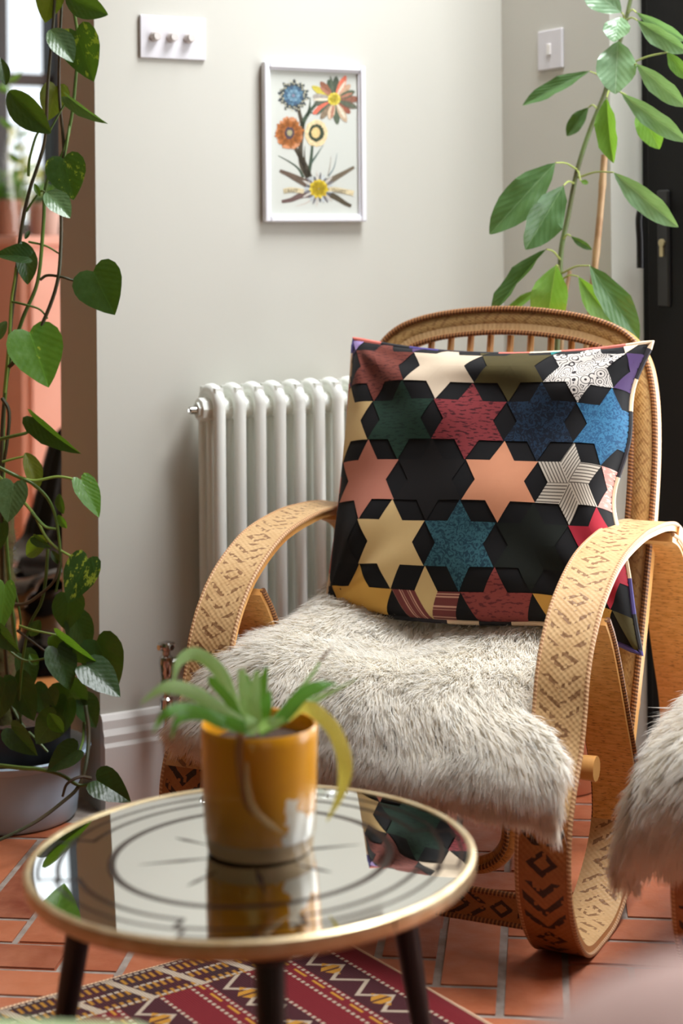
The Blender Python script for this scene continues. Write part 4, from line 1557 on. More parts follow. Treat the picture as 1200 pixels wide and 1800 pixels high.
def leafmat(name, dark, light, translucent=0.3, blotch=None, rough=0.38, vein=None, thr=0.6, tcol=None, vamt=0.22):
    m, nt, b = newmat(name)
    b.inputs['Roughness'].default_value = rough
    b.inputs['Specular IOR Level'].default_value = 0.5
    uv = uvco(nt)
    s = nd(nt, 'ShaderNodeSeparateXYZ')
    nt.links.new(uv, s.inputs[0])
    au = math_n(nt, 'ABSOLUTE', math_n(nt, 'SUBTRACT', s.outputs[0], 0.5))
    n = noise_n(nt, 5, 3, uv)
    c = mix_color(nt, dark, light, n)
    ph = math_n(nt, 'SINE', math_n(nt, 'MULTIPLY', math_n(nt, 'SUBTRACT', s.outputs[1], math_n(nt, 'MULTIPLY', au, 0.9)), 2 * math.pi * 7))
    vn = ramp(nt, ph, [(0.9, 0.0), (1.0, 1.0)])
    mid = math_n(nt, 'LESS_THAN', au, 0.012)
    c = mix_color(nt, c, vein or tuple(min(1, v * 1.9) for v in light), math_n(nt, 'MAXIMUM', math_n(nt, 'MULTIPLY', vn, vamt), math_n(nt, 'MULTIPLY', mid, 0.2 + 2 * vamt)))
    if blotch:
        oi_ = nd(nt, 'ShaderNodeObjectInfo')
        va = nd(nt, 'ShaderNodeVectorMath', operation='ADD')
        nt.links.new(stretch(nt, uv, (1.6, 1.0, 1)), va.inputs[0])
        nt.links.new(math_n(nt, 'MULTIPLY', oi_.outputs['Random'], 40.0), va.inputs[1])
        bn_ = noise_n(nt, 3.6, 4, va.outputs[0], rough=0.7)
        c = mix_color(nt, c, blotch, ramp(nt, bn_, [(thr, 0.0), (thr + 0.04, 0.85)]))
    nt.links.new(c, b.inputs['Base Color'])
    bump(nt, b, math_n(nt, 'ADD', math_n(nt, 'MULTIPLY', ph, 1.2 * vamt), n), 0.3, 0.004)
    tl = nd(nt, 'ShaderNodeBsdfTranslucent')
    if tcol:
        tl.inputs['Color'].default_value = rgba(tcol)
    else:
        nt.links.new(mix_color(nt, c, (0.30, 0.55, 0.02), 0.5), tl.inputs['Color'])
    mx = nd(nt, 'ShaderNodeMixShader')
    mx.inputs[0].default_value = translucent
    nt.links.new(b.outputs[0], mx.inputs[1])
    nt.links.new(tl.outputs[0], mx.inputs[2])
    nt.links.new(mx.outputs[0], nt.nodes['Material Output'].inputs['Surface'])
    return m


L_STRAP = leafmat('strap_leaf', srgb(136, 180, 106), srgb(186, 216, 156), 0.35, rough=0.25)
L_STRAPD = leafmat('strap_leaf_dark', srgb(70, 128, 48), srgb(104, 164, 70), 0.35, rough=0.25)
L_YEL = leafmat('yellowing_leaf', srgb(206, 190, 70), srgb(226, 206, 110), 0.4, rough=0.5, tcol=(0.7, 0.6, 0.1))
L_DRY = leafmat('dried_leaf', srgb(200, 176, 120), srgb(150, 92, 52), 0.25, rough=0.7, tcol=(0.6, 0.4, 0.15))
L_BRN = leafmat('brown_leaf', srgb(120, 66, 30), srgb(140, 84, 40), 0.15, rough=0.8, tcol=(0.4, 0.2, 0.05))


def strap(pts, w_px, mat, parent, taper=(0.55, 1.0, 0.9, 0.08), fold=0.18, name='leaf'):
    """A strap leaf through (px, py, Y) points, modelled with a V fold."""
    p3 = catmull([P(*p) for p in pts], 7)
    n = len(p3)
    mb = MB()
    vs, fs, uvs = [], [], []
    prev = None
    for i, p in enumerate(p3):
        t = (p3[min(i + 1, n - 1)] - p3[max(i - 1, 0)]).normalized()
        vd = (p - Vector((0, 0, CAMH))).normalized()
        side = t.cross(vd)
        if side.length < 0.15 and prev:
            side = prev
        side.normalize()
        if prev and side.dot(prev) < 0:
            side = -side
        if prev:
            side = (side + prev * 1.5).normalized()
        prev = side
        x = i / (n - 1)
        wt = np.interp(x, [0, 0.3, 0.7, 1.0], taper) * w_px * p.y / F / 2
        nn = side.cross(t).normalized()
        vs += [p - side * wt + nn * wt * fold, p, p + side * wt + nn * wt * fold]
        uvs.append(x)
    fs_, uv_ = [], []
    for i in range(n - 1):
        for k in range(2):
            fs_.append((3 * i + k, 3 * i + k + 1, 3 * i + k + 4, 3 * i + k + 3))
            uv_ += [(k * 0.5, uvs[i]), (k * 0.5 + 0.5, uvs[i]), (k * 0.5 + 0.5, uvs[i + 1]), (k * 0.5, uvs[i + 1])]
    mb.add(vs, fs_, uv_)
    return mb.build(name, mat, parent)


strap([(445, 1282, 2.071), (400, 1258, 2.048), (345, 1220, 2.025), (292, 1208, 2.002), (247, 1236, 1.991)], 27, L_STRAP, pot)
strap([(440, 1286, 2.037), (395, 1272, 2.002), (335, 1246, 1.979), (292, 1254, 1.956), (268, 1288, 1.956)], 22, L_STRAPD, pot)
strap([(438, 1284, 2.060), (380, 1262, 2.025), (318, 1262, 2.002), (300, 1300, 1.991)], 16, L_STRAPD, pot)
strap([(440, 1280, 2.106), (412, 1240, 2.129), (385, 1180, 2.140), (345, 1150, 2.140), (314, 1164, 2.129), (304, 1204, 2.117)], 25, L_STRAP, pot)
strap([(432, 1285, 2.071), (405, 1235, 2.071), (375, 1200, 2.071), (366, 1188, 2.071)], 18, L_STRAPD, pot)
strap([(448, 1286, 2.060), (432, 1230, 2.071), (424, 1176, 2.083)], 24, L_STRAP, pot, (0.8, 1, 0.9, 0.5))
strap([(452, 1286, 2.048), (446, 1235, 2.048), (452, 1178, 2.060)], 24, L_STRAP, pot, (0.8, 1, 0.9, 0.35))
strap([(455, 1284, 2.094), (458, 1230, 2.117), (468, 1172, 2.129)], 20, L_STRAPD, pot, (0.8, 1, 0.9, 0.3))
strap([(452, 1286, 2.071), (440, 1240, 2.094), (434, 1186, 2.094)], 18, L_STRAPD, pot, (0.8, 1, 0.9, 0.4))
strap([(460, 1284, 2.060), (468, 1250, 2.060), (474, 1214, 2.071)], 18, L_STRAPD, pot, (0.9, 1, 0.9, 0.3))
strap([(455, 1288, 2.037), (498, 1258, 2.048), (530, 1222, 2.060), (564, 1206, 2.071), (592, 1202, 2.083)], 26, L_STRAPD, pot)
strap([(460, 1286, 2.060), (505, 1262, 2.083), (528, 1240, 2.094), (560, 1228, 2.106), (630, 1192, 2.117)], 14, L_STRAP, pot)
strap([(458, 1284, 2.071), (500, 1244, 2.106), (545, 1190, 2.129), (562, 1164, 2.140)], 9, L_STRAP, pot, (0.8, 1, 0.8, 0.5))
strap([(562, 1164, 2.140), (572, 1150, 2.140), (584, 1138, 2.140)], 5, L_BRN, pot, (0.9, 1, 0.8, 0.3))
strap([(455, 1286, 2.025), (470, 1272, 2.014), (486, 1270, 2.014), (500, 1262, 2.014)], 20, L_STRAP, pot)
strap([(448, 1288, 2.014), (430, 1280, 2.002), (408, 1270, 2.002), (378, 1252, 2.014)], 22, L_STRAPD, pot)
strap([(450, 1290, 2.014), (446, 1284, 2.002), (440, 1270, 2.002), (432, 1256, 2.014)], 22, L_STRAP, pot)
strap([(505, 1262, 2.071), (530, 1244, 2.060), (556, 1252, 2.048), (588, 1286, 2.037), (606, 1340, 2.025), (600, 1392, 2.025), (574, 1444, 2.025)], 27, L_YEL, pot, (0.5, 0.95, 1.0, 0.1))
strap([(436, 1280, 2.028), (424, 1290, 2.016), (420, 1320, 2.012), (424, 1365, 2.014), (434, 1412, 2.016), (446, 1432, 2.016)], 15, L_BRN, pot, (0.7, 1.0, 0.9, 0.5))
strap([(434, 1340, 2.012), (436, 1385, 2.009), (448, 1424, 2.008), (478, 1452, 2.008), (508, 1470, 2.009)], 13, L_DRY, pot, (0.4, 0.9, 1.0, 0.1))

# ------------------------------------------------------------------ leaf meshes shared by the climbing plant and the tall plant
HEART = [(0.0, 0.0), (-0.10, -0.085), (-0.24, -0.12), (-0.38, -0.06), (-0.475, 0.09), (-0.50, 0.25), (-0.465, 0.42), (-0.38, 0.58), (-0.27, 0.73), (-0.15, 0.87), (-0.055, 0.955), (0.0, 1.0)]
OVATE = [(0.0, 0.0), (-0.10, 0.02), (-0.24, 0.09), (-0.37, 0.20), (-0.46, 0.33), (-0.50, 0.46), (-0.485, 0.58), (-0.43, 0.69), (-0.33, 0.80), (-0.20, 0.90), (-0.08, 0.97), (0.0, 1.0)]
LANCE = [(0.0, 0.0), (-0.12, 0.07), (-0.27, 0.17), (-0.40, 0.29), (-0.48, 0.42), (-0.50, 0.54), (-0.47, 0.66), (-0.39, 0.77), (-0.27, 0.87), (-0.13, 0.95), (-0.05, 0.985), (0.0, 1.0)]


def leaf_mesh(name, outline, mat, fold, droop, wave=0.0, aspect=0.8, ragged=0.0, seed=0):
    rr = random.Random(seed)
    mb = MB()
    n = len(outline)
    cols = [(-1, 1.0), (-1, 0.66), (-1, 0.33), (0, 0), (1, 0.33), (1, 0.66), (1, 1.0)]
    vs, uvl = [], []
    for i, (x, y) in enumerate(outline):
        ym = max(0.0, (i / (n - 1)) ** 1.15)
        for sgn, k in cols:
            jx = 1 + (rr.uniform(-ragged, ragged) if k == 1.0 else 0)
            xx = sgn * abs(x) * k * jx
            yy = ym + (y - ym) * k
            z = abs(xx) * fold - droop * yy * yy + wave * math.sin(yy * 17 + sgn) * abs(xx)
            vs.append((xx, yy, z))
            uvl.append((xx + 0.5, yy))
    fs, uvs = [], []
    for i in range(n - 1):
        for c in range(6):
            ids = (i * 7 + c, i * 7 + c + 1, i * 7 + c + 8, i * 7 + c + 7)
            fs.append(ids)
            uvs += [uvl[q] for q in ids]
    mb.add(vs, fs, uvs)
    me = mb.mesh(name, mat)
    return me


PO_D = leafmat('pothos_leaf', srgb(28, 54, 24), srgb(48, 80, 36), 0.2, rough=0.34, vamt=0.06)
PO_V = leafmat('pothos_leaf_variegated', srgb(28, 56, 22), srgb(46, 82, 34), 0.22, srgb(160, 178, 60), 0.34, thr=0.56, vamt=0.06)
PO_B = leafmat('pothos_leaf_bright', srgb(62, 110, 30), srgb(88, 136, 44), 0.42, srgb(170, 186, 60), 0.36, thr=0.64, vamt=0.06)
PO_G = leafmat('pothos_leaf_greyish', srgb(74, 104, 66), srgb(100, 130, 88), 0.2, rough=0.3, vamt=0.06)
PO_O = leafmat('pothos_leaf_olive', srgb(84, 92, 26), srgb(104, 108, 36), 0.4, rough=0.4, vamt=0.06)
AV_D = leafmat('tall_leaf', srgb(52, 84, 48), srgb(82, 114, 70), 0.25, rough=0.36, vein=srgb(130, 156, 112), vamt=0.12)
AV_P = leafmat('tall_leaf_pale', srgb(104, 136, 104), srgb(134, 162, 130), 0.22, rough=0.32, vein=srgb(176, 196, 168), vamt=0.12)
AV_B = leafmat('tall_leaf_bright', srgb(96, 142, 52), srgb(124, 166, 74), 0.45, rough=0.4, vein=srgb(180, 200, 110), vamt=0.12)
POM = {}
for key, mt in (('D', PO_D), ('V', PO_V), ('B', PO_B), ('G', PO_G), ('O', PO_O)):
    POM[key] = [leaf_mesh('leaf', HEART, mt, 0.16, 0.10, 0.04), leaf_mesh('leaf', HEART, mt, 0.42, 0.30, 0.05), leaf_mesh('leaf', OVATE, mt, 0.30, 0.28, 0.03)]
AVM = {}
for key, mt in (('D', AV_D), ('P', AV_P), ('B', AV_B)):
    AVM[key] = [leaf_mesh('leaf', LANCE, mt, 0.22, 0.12, 0.10, ragged=0.05, seed=3), leaf_mesh('leaf', LANCE, mt, 0.45, 0.28, 0.12, ragged=0.05, seed=4)]


def put_leaf(parent, me, base, tip, wpx, Y, dY=0.0, twist=0.0):
    b3 = P(base[0], base[1], Y)
    t3 = P(tip[0], tip[1], Y + dY)
    ax = t3 - b3
    vd = (b3 + ax * 0.5 - Vector((0, 0, CAMH))).normalized()
    an = ax.normalized()
    side = an.cross(-vd).normalized()
    side = Matrix.Rotation(R(twist), 3, an) @ side
    nrm = side.cross(an).normalized()
    wd = wpx * Y / F / max(0.35, math.cos(R(twist)))
    zs = math.sqrt(wd * ax.length)
    o = bpy.data.objects.new('leaf', me)
    link(o, parent)
    m = Matrix((side * wd, ax, nrm * zs)).transposed().to_4x4()
    m.translation = b3
    o.matrix_basis = m
    return o


def stem(pts, r_, mat, parent, name='stem', n=7):
    p3 = catmull([P(*p) for p in pts], 6)
    rads = [r_ * (1 - 0.3 * i / (len(p3) - 1)) for i in range(len(p3))]
    mb = MB()
    mb.tube(p3, rads, n)
    return mb.build(name, mat, parent)


# ------------------------------------------------------------------ climbing pothos in its pale planter
PB = P(18, 1432, 1)
ky = ray(18, 1432)[1]
py_ = CAMH / ky
PO = P(18, 1432, py_)
PO.z = 0
pothos = thing('potted_pothos', 'tall trailing pothos climbing a moss pole in a pale blue planter by the opening', 'potted plant', PO)
PLG = M('pale_blue_glaze', srgb(172, 194, 212), 0.4, col2=srgb(158, 182, 202), scale=8)
mb = MB()
mb.lathe([(0.112, 0.0), (0.126, 0.001), (0.131, 0.008), (0.135, 0.05), (0.139, 0.10), (0.142, 0.116), (0.152, 0.121), (0.158, 0.127), (0.159, 0.133), (0.155, 0.136), (0.148, 0.132), (0.137, 0.122), (0.134, 0.11), (0.129, 0.06), (0.03, 0.055)], 72, PO)
mb.build('planter', PLG, pothos)
mb = MB()
mb.lathe([(0.10, 0.06), (0.118, 0.14), (0.121, 0.19), (0.124, 0.195), (0.124, 0.202), (0.118, 0.202), (0.114, 0.17), (0.02, 0.165)], 48, PO)
mb.build('nursery_pot', M('black_plastic', srgb(22, 20, 20), 0.45), pothos)
mb = MB()
mb.lathe([(0.1145, 0.172), (0.08, 0.178), (0.0005, 0.18)], 32, PO, close=False)
mb.build('soil', SOIL, pothos)
MOSS = M('coir_moss', srgb(94, 66, 40), 0.95, col2=srgb(84, 84, 40), scale=40, bumpy=1.0, bscale=120)
pole_x = PO + Vector((-0.012, 0.005, 0))
mb = MB()
rr = random.Random(5)
mb.tube([pole_x + UP * (0.17 + 0.47 * k / 24) + Vector((rr.uniform(-.002, .002), rr.uniform(-.002, .002), 0)) for k in range(25)], [0.024 * rr.uniform(0.88, 1.1) for k in range(25)], 14)
mp_ = mb.build('moss_pole', MOSS, pothos)
fz = MB()
for i in range(900):
    a, z = rr.uniform(0, 2 * math.pi), 0.18 + 0.46 * rr.random()
    p = pole_x + Vector((math.cos(a) * 0.023, math.sin(a) * 0.023, z))
    d_ = Vector((math.cos(a + rr.uniform(-1, 1)), math.sin(a + rr.uniform(-1, 1)), rr.uniform(-1, 0.8))).normalized()
    s_ = d_.orthogonal().normalized() * 0.0005
    q = p + d_ * rr.uniform(0.006, 0.02)
    fz.add([p - s_, p + s_, q], [(0, 1, 2)])
fo = fz.build('coir_fibre', MOSS, mp_, False)
fo['kind'] = 'stuff'
STG = M('green_stem', srgb(96, 122, 50), 0.45, col2=srgb(70, 92, 36), scale=14)
STD = M('dark_stem', srgb(54, 58, 30), 0.5, col2=srgb(74, 56, 34), scale=14)
STL = M('petiole_green', srgb(128, 150, 66), 0.45)
yp = 3.33
# main vines, from the soil upwards
stem([(30, 1290, 3.42), (12, 1180, 3.40), (6, 1040, 3.38), (2, 900, 3.36), (4, 760, 3.35), (12, 660, 3.34), (20, 560, 3.33), (30, 470, 3.32), (38, 400, 3.32), (52, 335, 3.32), (70, 280, 3.32), (80, 235, 3.32), (84, 150, 3.32), (92, 60, 3.32), (98, -20, 3.32)], 0.0042, STD, pothos)
stem([(30, 1290, 3.44), (36, 1220, 3.40), (20, 1060, 3.37), (8, 900, 3.36), (6, 740, 3.35), (16, 640, 3.33), (40, 560, 3.32), (66, 495, 3.32), (76, 400, 3.32), (82, 320, 3.33), (110, 270, 3.33), (124, 215, 3.33), (132, 150, 3.33), (136, 60, 3.33), (120, -20, 3.33)], 0.0042, STG, pothos)
stem([(16, 645, 3.32), (46, 615, 3.31), (74, 570, 3.31), (100, 500, 3.31), (107, 430, 3.32), (108, 340, 3.33), (112, 260, 3.33), (104, 160, 3.34), (106, 60, 3.34), (110, -20, 3.34)], 0.0040, STD, pothos)
stem([(8, 690, 3.33), (16, 600, 3.32), (20, 530, 3.32), (26, 490, 3.31), (28, 470, 3.31)], 0.0034, STL, pothos)
stem([(0, 772, 3.31), (30, 765, 3.30), (48, 760, 3.30), (58, 748, 3.30)], 0.0036, STG, pothos)
stem([(4, 700, 3.33), (16, 725, 3.32), (12, 780, 3.32), (4, 830, 3.33), (-4, 900, 3.33)], 0.0038, STD, pothos)
stem([(-5, 820, 3.30), (36, 840, 3.30), (60, 852, 3.30), (86, 880, 3.31), (100, 920, 3.31), (106, 990, 3.31), (98, 1040, 3.31)], 0.0036, STG, pothos)
stem([(-5, 835, 3.31), (30, 870, 3.31), (60, 905, 3.31), (78, 940, 3.31), (98, 962, 3.31), (128, 980, 3.31)], 0.0034, STL, pothos)
stem([(55, 900, 3.30), (78, 925, 3.30), (98, 930, 3.30)], 0.0034, STG, pothos)
stem([(84, 965, 3.31), (80, 1020, 3.31), (72, 1060, 3.31), (52, 1100, 3.32), (40, 1160, 3.33), (34, 1240, 3.36), (40, 1300, 3.40)], 0.0034, STG, pothos)
stem([(-5, 1058, 3.30), (40, 1062, 3.30), (70, 1045, 3.30), (96, 1020, 3.30), (106, 985, 3.31)], 0.0036, STD, pothos)
stem([(20, 1020, 3.33), (30, 1055, 3.33), (36, 1090, 3.33), (34, 1110, 3.33)], 0.0028, STG, pothos)
stem([(34, 1100, 3.32), (60, 1108, 3.31), (98, 1116, 3.31)], 0.0028, STL, pothos)
stem([(30, 1108, 3.32), (60, 1130, 3.31), (84, 1148, 3.31)], 0.0026, STD, pothos)
stem([(-5, 1120, 3.33), (24, 1150, 3.32), (50, 1162, 3.32), (84, 1156, 3.31)], 0.003, STG, pothos)
stem([(32, 838, 3.30), (60, 845, 3.30), (100, 838, 3.30), (128, 842, 3.30), (141, 847, 3.30)], 0.0030, STL, pothos)
stem([(4, 812, 3.31), (26, 806, 3.31), (44, 802, 3.31)], 0.0026, STL, pothos)
stem([(70, 492, 3.32), (84, 484, 3.32), (110, 487, 3.31), (134, 493, 3.31), (158, 482, 3.31)], 0.0030, STD, pothos)
stem([(20, 530, 3.32), (46, 536, 3.31), (70, 544, 3.31), (84, 560, 3.31)], 0.0024, STG, pothos)
stem([(50, 425, 3.32), (80, 432, 3.32), (104, 446, 3.32)], 0.0022, STG, pothos)
stem([(46, 372, 3.32), (60, 350, 3.32), (72, 336, 3.32), (80, 338, 3.32)], 0.0024, STG, pothos)
stem([(50, 310, 3.32), (52, 280, 3.32), (64, 238, 3.32), (75, 228, 3.32)], 0.0028, STG, pothos)
stem([(84, 236, 3.32), (104, 200, 3.32), (120, 172, 3.32)], 0.0022, STG, pothos)
stem([(122, 220, 3.33), (118, 250, 3.32), (113, 278, 3.32)], 0.0028, STG, pothos)
# stems over the planter's edge and the runner along the floor
stem([(-5, 1345, 3.28), (40, 1350, 3.27), (70, 1352, 3.27), (108, 1362, 3.27), (138, 1380, 3.28), (166, 1376, 3.28)], 0.0044, STG, pothos)
stem([(150, 1240, 3.36), (156, 1290, 3.34), (150, 1350, 3.30), (136, 1385, 3.28), (112, 1408, 3.26), (70, 1440, 3.22), (30, 1462, 3.19), (-5, 1478, 3.17)], 0.0042, STD, pothos)
stem([(160, 1368, 3.28), (140, 1366, 3.27), (118, 1378, 3.26), (110, 1400, 3.26)], 0.0034, STD, pothos)
stem([(148, 1270, 3.36), (146, 1300, 3.34), (139, 1322, 3.32)], 0.0034, STG, pothos)
stem([(20, 1240, 3.40), (40, 1275, 3.38), (66, 1302, 3.36), (84, 1322, 3.35)], 0.0034, STG, pothos)
LV = [  # base, tip, width, mesh, kind, dY, twist, Y
    ((92, -18), (78, 40), 50, 'O', 0, 0, 10, 3.32), ((116, -8), (182, 27), 46, 'D', 2, -.02, 15, 3.32), ((134, 55), (162, 143), 72, 'V', 0, -.01, 18, 3.31),
    ((88, 52), (128, 100), 44, 'G', 2, -.03, -20, 3.31), ((16, 160), (80, 234), 52, 'D', 2, -.02, 20, 3.30), ((98, 152), (86, 213), 52, 'O', 0, .01, -15, 3.34),
    ((120, 171), (181, 222), 20, 'G', 1, -.02, 40, 3.31), ((112, 279), (128, 351), 72, 'V', 0, -.01, 8, 3.31), ((81, 338), (122, 374), 40, 'G', 2, -.03, -25, 3.30),
    ((50, 452), (-8, 442), 34, 'D', 1, -.02, 30, 3.29), ((38, 424), (54, 499), 38, 'D', 2, 0, -20, 3.31), ((164, 477), (199, 552), 90, 'D', 0, -.03, 12, 3.29),
    ((52, 584), (87, 679), 98, 'B', 0, -.02, -12, 3.30), ((57, 733), (131, 804), 34, 'D', 1, -.03, 38, 3.28), ((44, 796), (72, 860), 32, 'O', 2, 0, -22, 3.31),
    ((142, 843), (176, 908), 42, 'B', 0, -.02, -25, 3.29), ((24, 850), (12, 918), 58, 'G', 0, -.02, 15, 3.28), ((104, 868), (108, 905), 16, 'D', 2, 0, 30, 3.31),
    ((102, 905), (116, 930), 14, 'B', 2, 0, 20, 3.31), ((86, 946), (38, 976), 34, 'O', 2, .02, 20, 3.33), ((60, 944), (88, 966), 18, 'D', 1, 0, 30, 3.31),
    ((90, 968), (108, 994), 14, 'D', 2, 0, 0, 3.31), ((154, 982), (118, 1061), 62, 'V', 0, -.02, 10, 3.29), ((120, 1046), (118, 1112), 58, 'D', 0, .02, -10, 3.33),
    ((100, 1117), (163, 1172), 38, 'B', 1, -.02, 35, 3.28), ((170, 1126), (206, 1206), 78, 'D', 0, -.01, 20, 3.30), ((100, 1140), (124, 1213), 56, 'D', 0, -.02, -14, 3.27),
    ((152, 1170), (212, 1222), 58, 'D', 0, -.03, -24, 3.27), ((84, 1212), (97, 1243), 34, 'D', 0, 0, 10, 3.29), ((86, 1254), (110, 1290), 26, 'B', 2, 0, 15, 3.28),
    ((136, 1318), (80, 1352), 46, 'D', 1, -.02, 20, 3.27), ((100, 1258), (60, 1310), 54, 'D', 0, .02, 10, 3.33), ((170, 1372), (226, 1404), 58, 'D', 1, -.03, -10, 3.27),
    ((8, 1028), (2, 1112), 40, 'B', 0, -.01, -20, 3.28), ((-6, 1104), (30, 1150), 34, 'D', 1, -.01, 24, 3.28), ((26, 1190), (60, 1270), 56, 'D', 0, .01, 10, 3.35),
    ((40, 1150), (62, 1206), 44, 'D', 0, .02, -20, 3.36), ((66, 1168), (52, 1150), 18, 'B', 2, 0, 0, 3.32), ((10, 1200), (-10, 1270), 50, 'D', 0, 0, 15, 3.33),
    ((130, 1085), (160, 1150), 52, 'D', 0, .03, -15, 3.36), ((110, 1200), (150, 1250), 60, 'D', 0, .03, 25, 3.38), ((140, 1230), (176, 1280), 46, 'D', 1, .01, -20, 3.40),
    ((20, 1280), (60, 1330), 44, 'D', 1, -.02, 20, 3.30), ((118, 1230), (100, 1300), 44, 'D', 0, .02, 15, 3.37), ((12, 565), (-10, 600), 20, 'G', 2, 0, 20, 3.31),
    ((44, 420), (52, 405), 8, 'D', 2, 0, 0, 3.31), ((10, 150), (2, 100), 22, 'D', 2, 0, 10, 3.33), ((70, 345), (60, 322), 10, 'B', 2, 0, 0, 3.31),
    ((2, 920), (-12, 980), 34, 'D', 0, 0, 15, 3.30), ((70, 1090), (52, 1120), 22, 'D', 2, 0, 0, 3.32), ((60, 1210), (86, 1260), 40, 'D', 0, .03, -20, 3.38),
]
for (bs, tp_, wpx, key, kd, dY, tw, Y) in LV:
    put_leaf(pothos, POM[key][kd], bs, tp_, wpx, Y, dY, tw)

# ------------------------------------------------------------------ tall plant tied to canes behind the chair
AB = H(0.868, 0.352, 0)
tall = thing('tall_houseplant', 'tall broad-leaved houseplant staked with bamboo canes in the recess behind the armchair', 'potted plant', AB)
mb = MB()
mb.lathe([(0.065, 0.0), (0.075, 0.002), (0.088, 0.15), (0.092, 0.152), (0.092, 0.172), (0.086, 0.172), (0.082, 0.15), (0.02, 0.148)], 40, AB)
mb.build('pot', M('terracotta_pot', srgb(176, 98, 64), 0.8, col2=srgb(190, 120, 84), scale=14), tall)
mb = MB()
mb.lathe([(0.083, 0.155), (0.04, 0.16), (0.0005, 0.16)], 24, AB, close=False)
mb.build('soil', SOIL, tall)
AST = M('tall_stem', srgb(92, 108, 58), 0.5, col2=srgb(84, 78, 50), scale=20)
CANE = M('cane', srgb(184, 150, 112), 0.45, col2=srgb(160, 120, 84), scale=20)
yt = 3.58


def px_of(p):
    a, b_ = p.x / p.y * F, (CAMH - p.z) / p.y * F
    return CX + a * math.cos(ROLL) + b_ * math.sin(ROLL), HY - a * math.sin(ROLL) + b_ * math.cos(ROLL)


bx, by = px_of(AB + UP * 0.15)
stem([(bx, by, AB.y), (972, 900, 3.60), (978, 640, yt), (983, 520, yt), (986, 440, yt), (998, 380, yt), (1014, 300, yt), (1036, 230, yt), (1062, 165, yt), (1078, 110, yt), (1096, 50, yt), (1112, -20, yt)], 0.0062, AST, tall, n=10)
mb = MB()
c1_ = [P(bx + 12, by, AB.y), P(1020, 760, 3.60), P(1040, 520, 3.585), P(1054, 380, 3.575), P(1062, 272, 3.57)]
c1_ = catmull(c1_, 6)
mb.tube(c1_, [0.0072 + (0.0012 if k % 6 == 3 else 0) for k in range(len(c1_))], 10)
mb.build('cane', CANE, tall)
mb = MB()
mb.tube(catmull([P(bx - 8, by, AB.y), P(984, 700, 3.61), P(992, 540, 3.60), P(1001, 476, 3.60)], 5), 0.0042, 8)
mb.build('cane', CANE, tall)
APT = M('tall_petiole', srgb(150, 160, 84), 0.5)
AL = [  # stem point, base, tip, width, mesh, kind, dY, twist, Y
    ((1098, 40), (1092, 22), (1024, -30), 54, 'P', 0, 0, 10, 3.50), ((1096, 50), (1090, 30), (1078, 70), 46, 'P', 0, -.03, 20, 3.47), ((1085, 75), (1086, 72), (1080, 162), 70, 'P', 0, -.03, 8, 3.47),
    ((1066, 150), (1036, 125), (916, 182), 27, 'D', 0, .02, 32, 3.56), ((1048, 190), (1034, 189), (994, 239), 27, 'D', 0, .02, 20, 3.60), ((1072, 160), (1066, 172), (1070, 284), 38, 'B', 1, -.02, 24, 3.50),
    ((1013, 298), (976, 286), (860, 409), 64, 'D', 0, -.02, 10, 3.52), ((1008, 322), (990, 326), (927, 438), 62, 'D', 0, -.03, -16, 3.50), ((984, 456), (960, 438), (853, 550), 26, 'D', 1, -.02, 38, 3.52),
    ((980, 500), (946, 509), (884, 553), 17, 'B', 0, .02, 25, 3.60), ((984, 480), (977, 466), (955, 590), 66, 'B', 1, -.02, 10, 3.50), ((990, 420), (1003, 415), (1040, 440), 13, 'D', 0, 0, 20, 3.56),
    ((1016, 312), (1078, 303), (1189, 401), 42, 'P', 0, -.04, 18, 3.47), ((988, 480), (1036, 467), (1124, 596), 52, 'D', 0, -.03, -12, 3.49), ((986, 492), (1016, 486), (1092, 590), 44, 'B', 1, .01, 10, 3.55),
    ((1090, 140), (1118, 112), (1204, 190), 36, 'P', 0, -.03, 25, 3.42), ((1072, 158), (1092, 164), (1206, 252), 36, 'P', 0, -.04, 22, 3.44), ((1074, 156), (1122, 186), (1158, 261), 46, 'B', 0, -.02, 0, 3.46),
    ((1100, 36), (1120, 36), (1206, 96), 34, 'P', 1, -.03, 20, 3.42), ((1104, 22), (1118, 22), (1206, 74), 22, 'P', 0, -.03, 20, 3.43), ((1094, 120), (1172, 92), (1210, 140), 26, 'D', 0, -.02, 20, 3.40),
    ((1014, 300), (1020, 318), (1034, 322), 9, 'B', 0, 0, 0, 3.55),
]
for (sp, bs, tp_, wpx, key, kd, dY, tw, Y) in AL:
    put_leaf(tall, AVM[key][kd], bs, tp_, wpx, Y, dY, tw)
    if (Vector(sp) - Vector(bs)).length > 12:
        mx_, my_ = (sp[0] + bs[0]) / 2, (sp[1] + bs[1]) / 2 - 5
        stem([(sp[0], sp[1], yt - 0.004), (mx_, my_, (yt + Y) / 2), (bs[0], bs[1], Y)], 0.0022, APT, tall, 'petiole', 6)

# ------------------------------------------------------------------ kilim under the table
def floor_pt(px, py):
    ky_ = ray(px, py)[1]
    return P(px, py, CAMH / ky_)


K0 = floor_pt(552, 1634)
e1 = (floor_pt(40, 1774) - K0).normalized()
e2 = UP.cross(e1)
if e2.y > 0:
    e2 = -e2
KIL, knt, kb = newmat('kilim_weave')
kb.inputs['Roughness'].default_value = 0.95
kuv = nd(knt, 'ShaderNodeSeparateXYZ')
knt.links.new(uvco(knt), kuv.inputs[0])
ka, kbv = kuv.outputs[0], kuv.outputs[1]       # metres along the stripes, metres across them


def tri(x, per):     # triangle wave 0..1
    return math_n(knt, 'ABSOLUTE', math_n(knt, 'SUBTRACT', math_n(knt, 'MULTIPLY', math_n(knt, 'FRACT', math_n(knt, 'DIVIDE', x, per)), 2.0), 1.0))


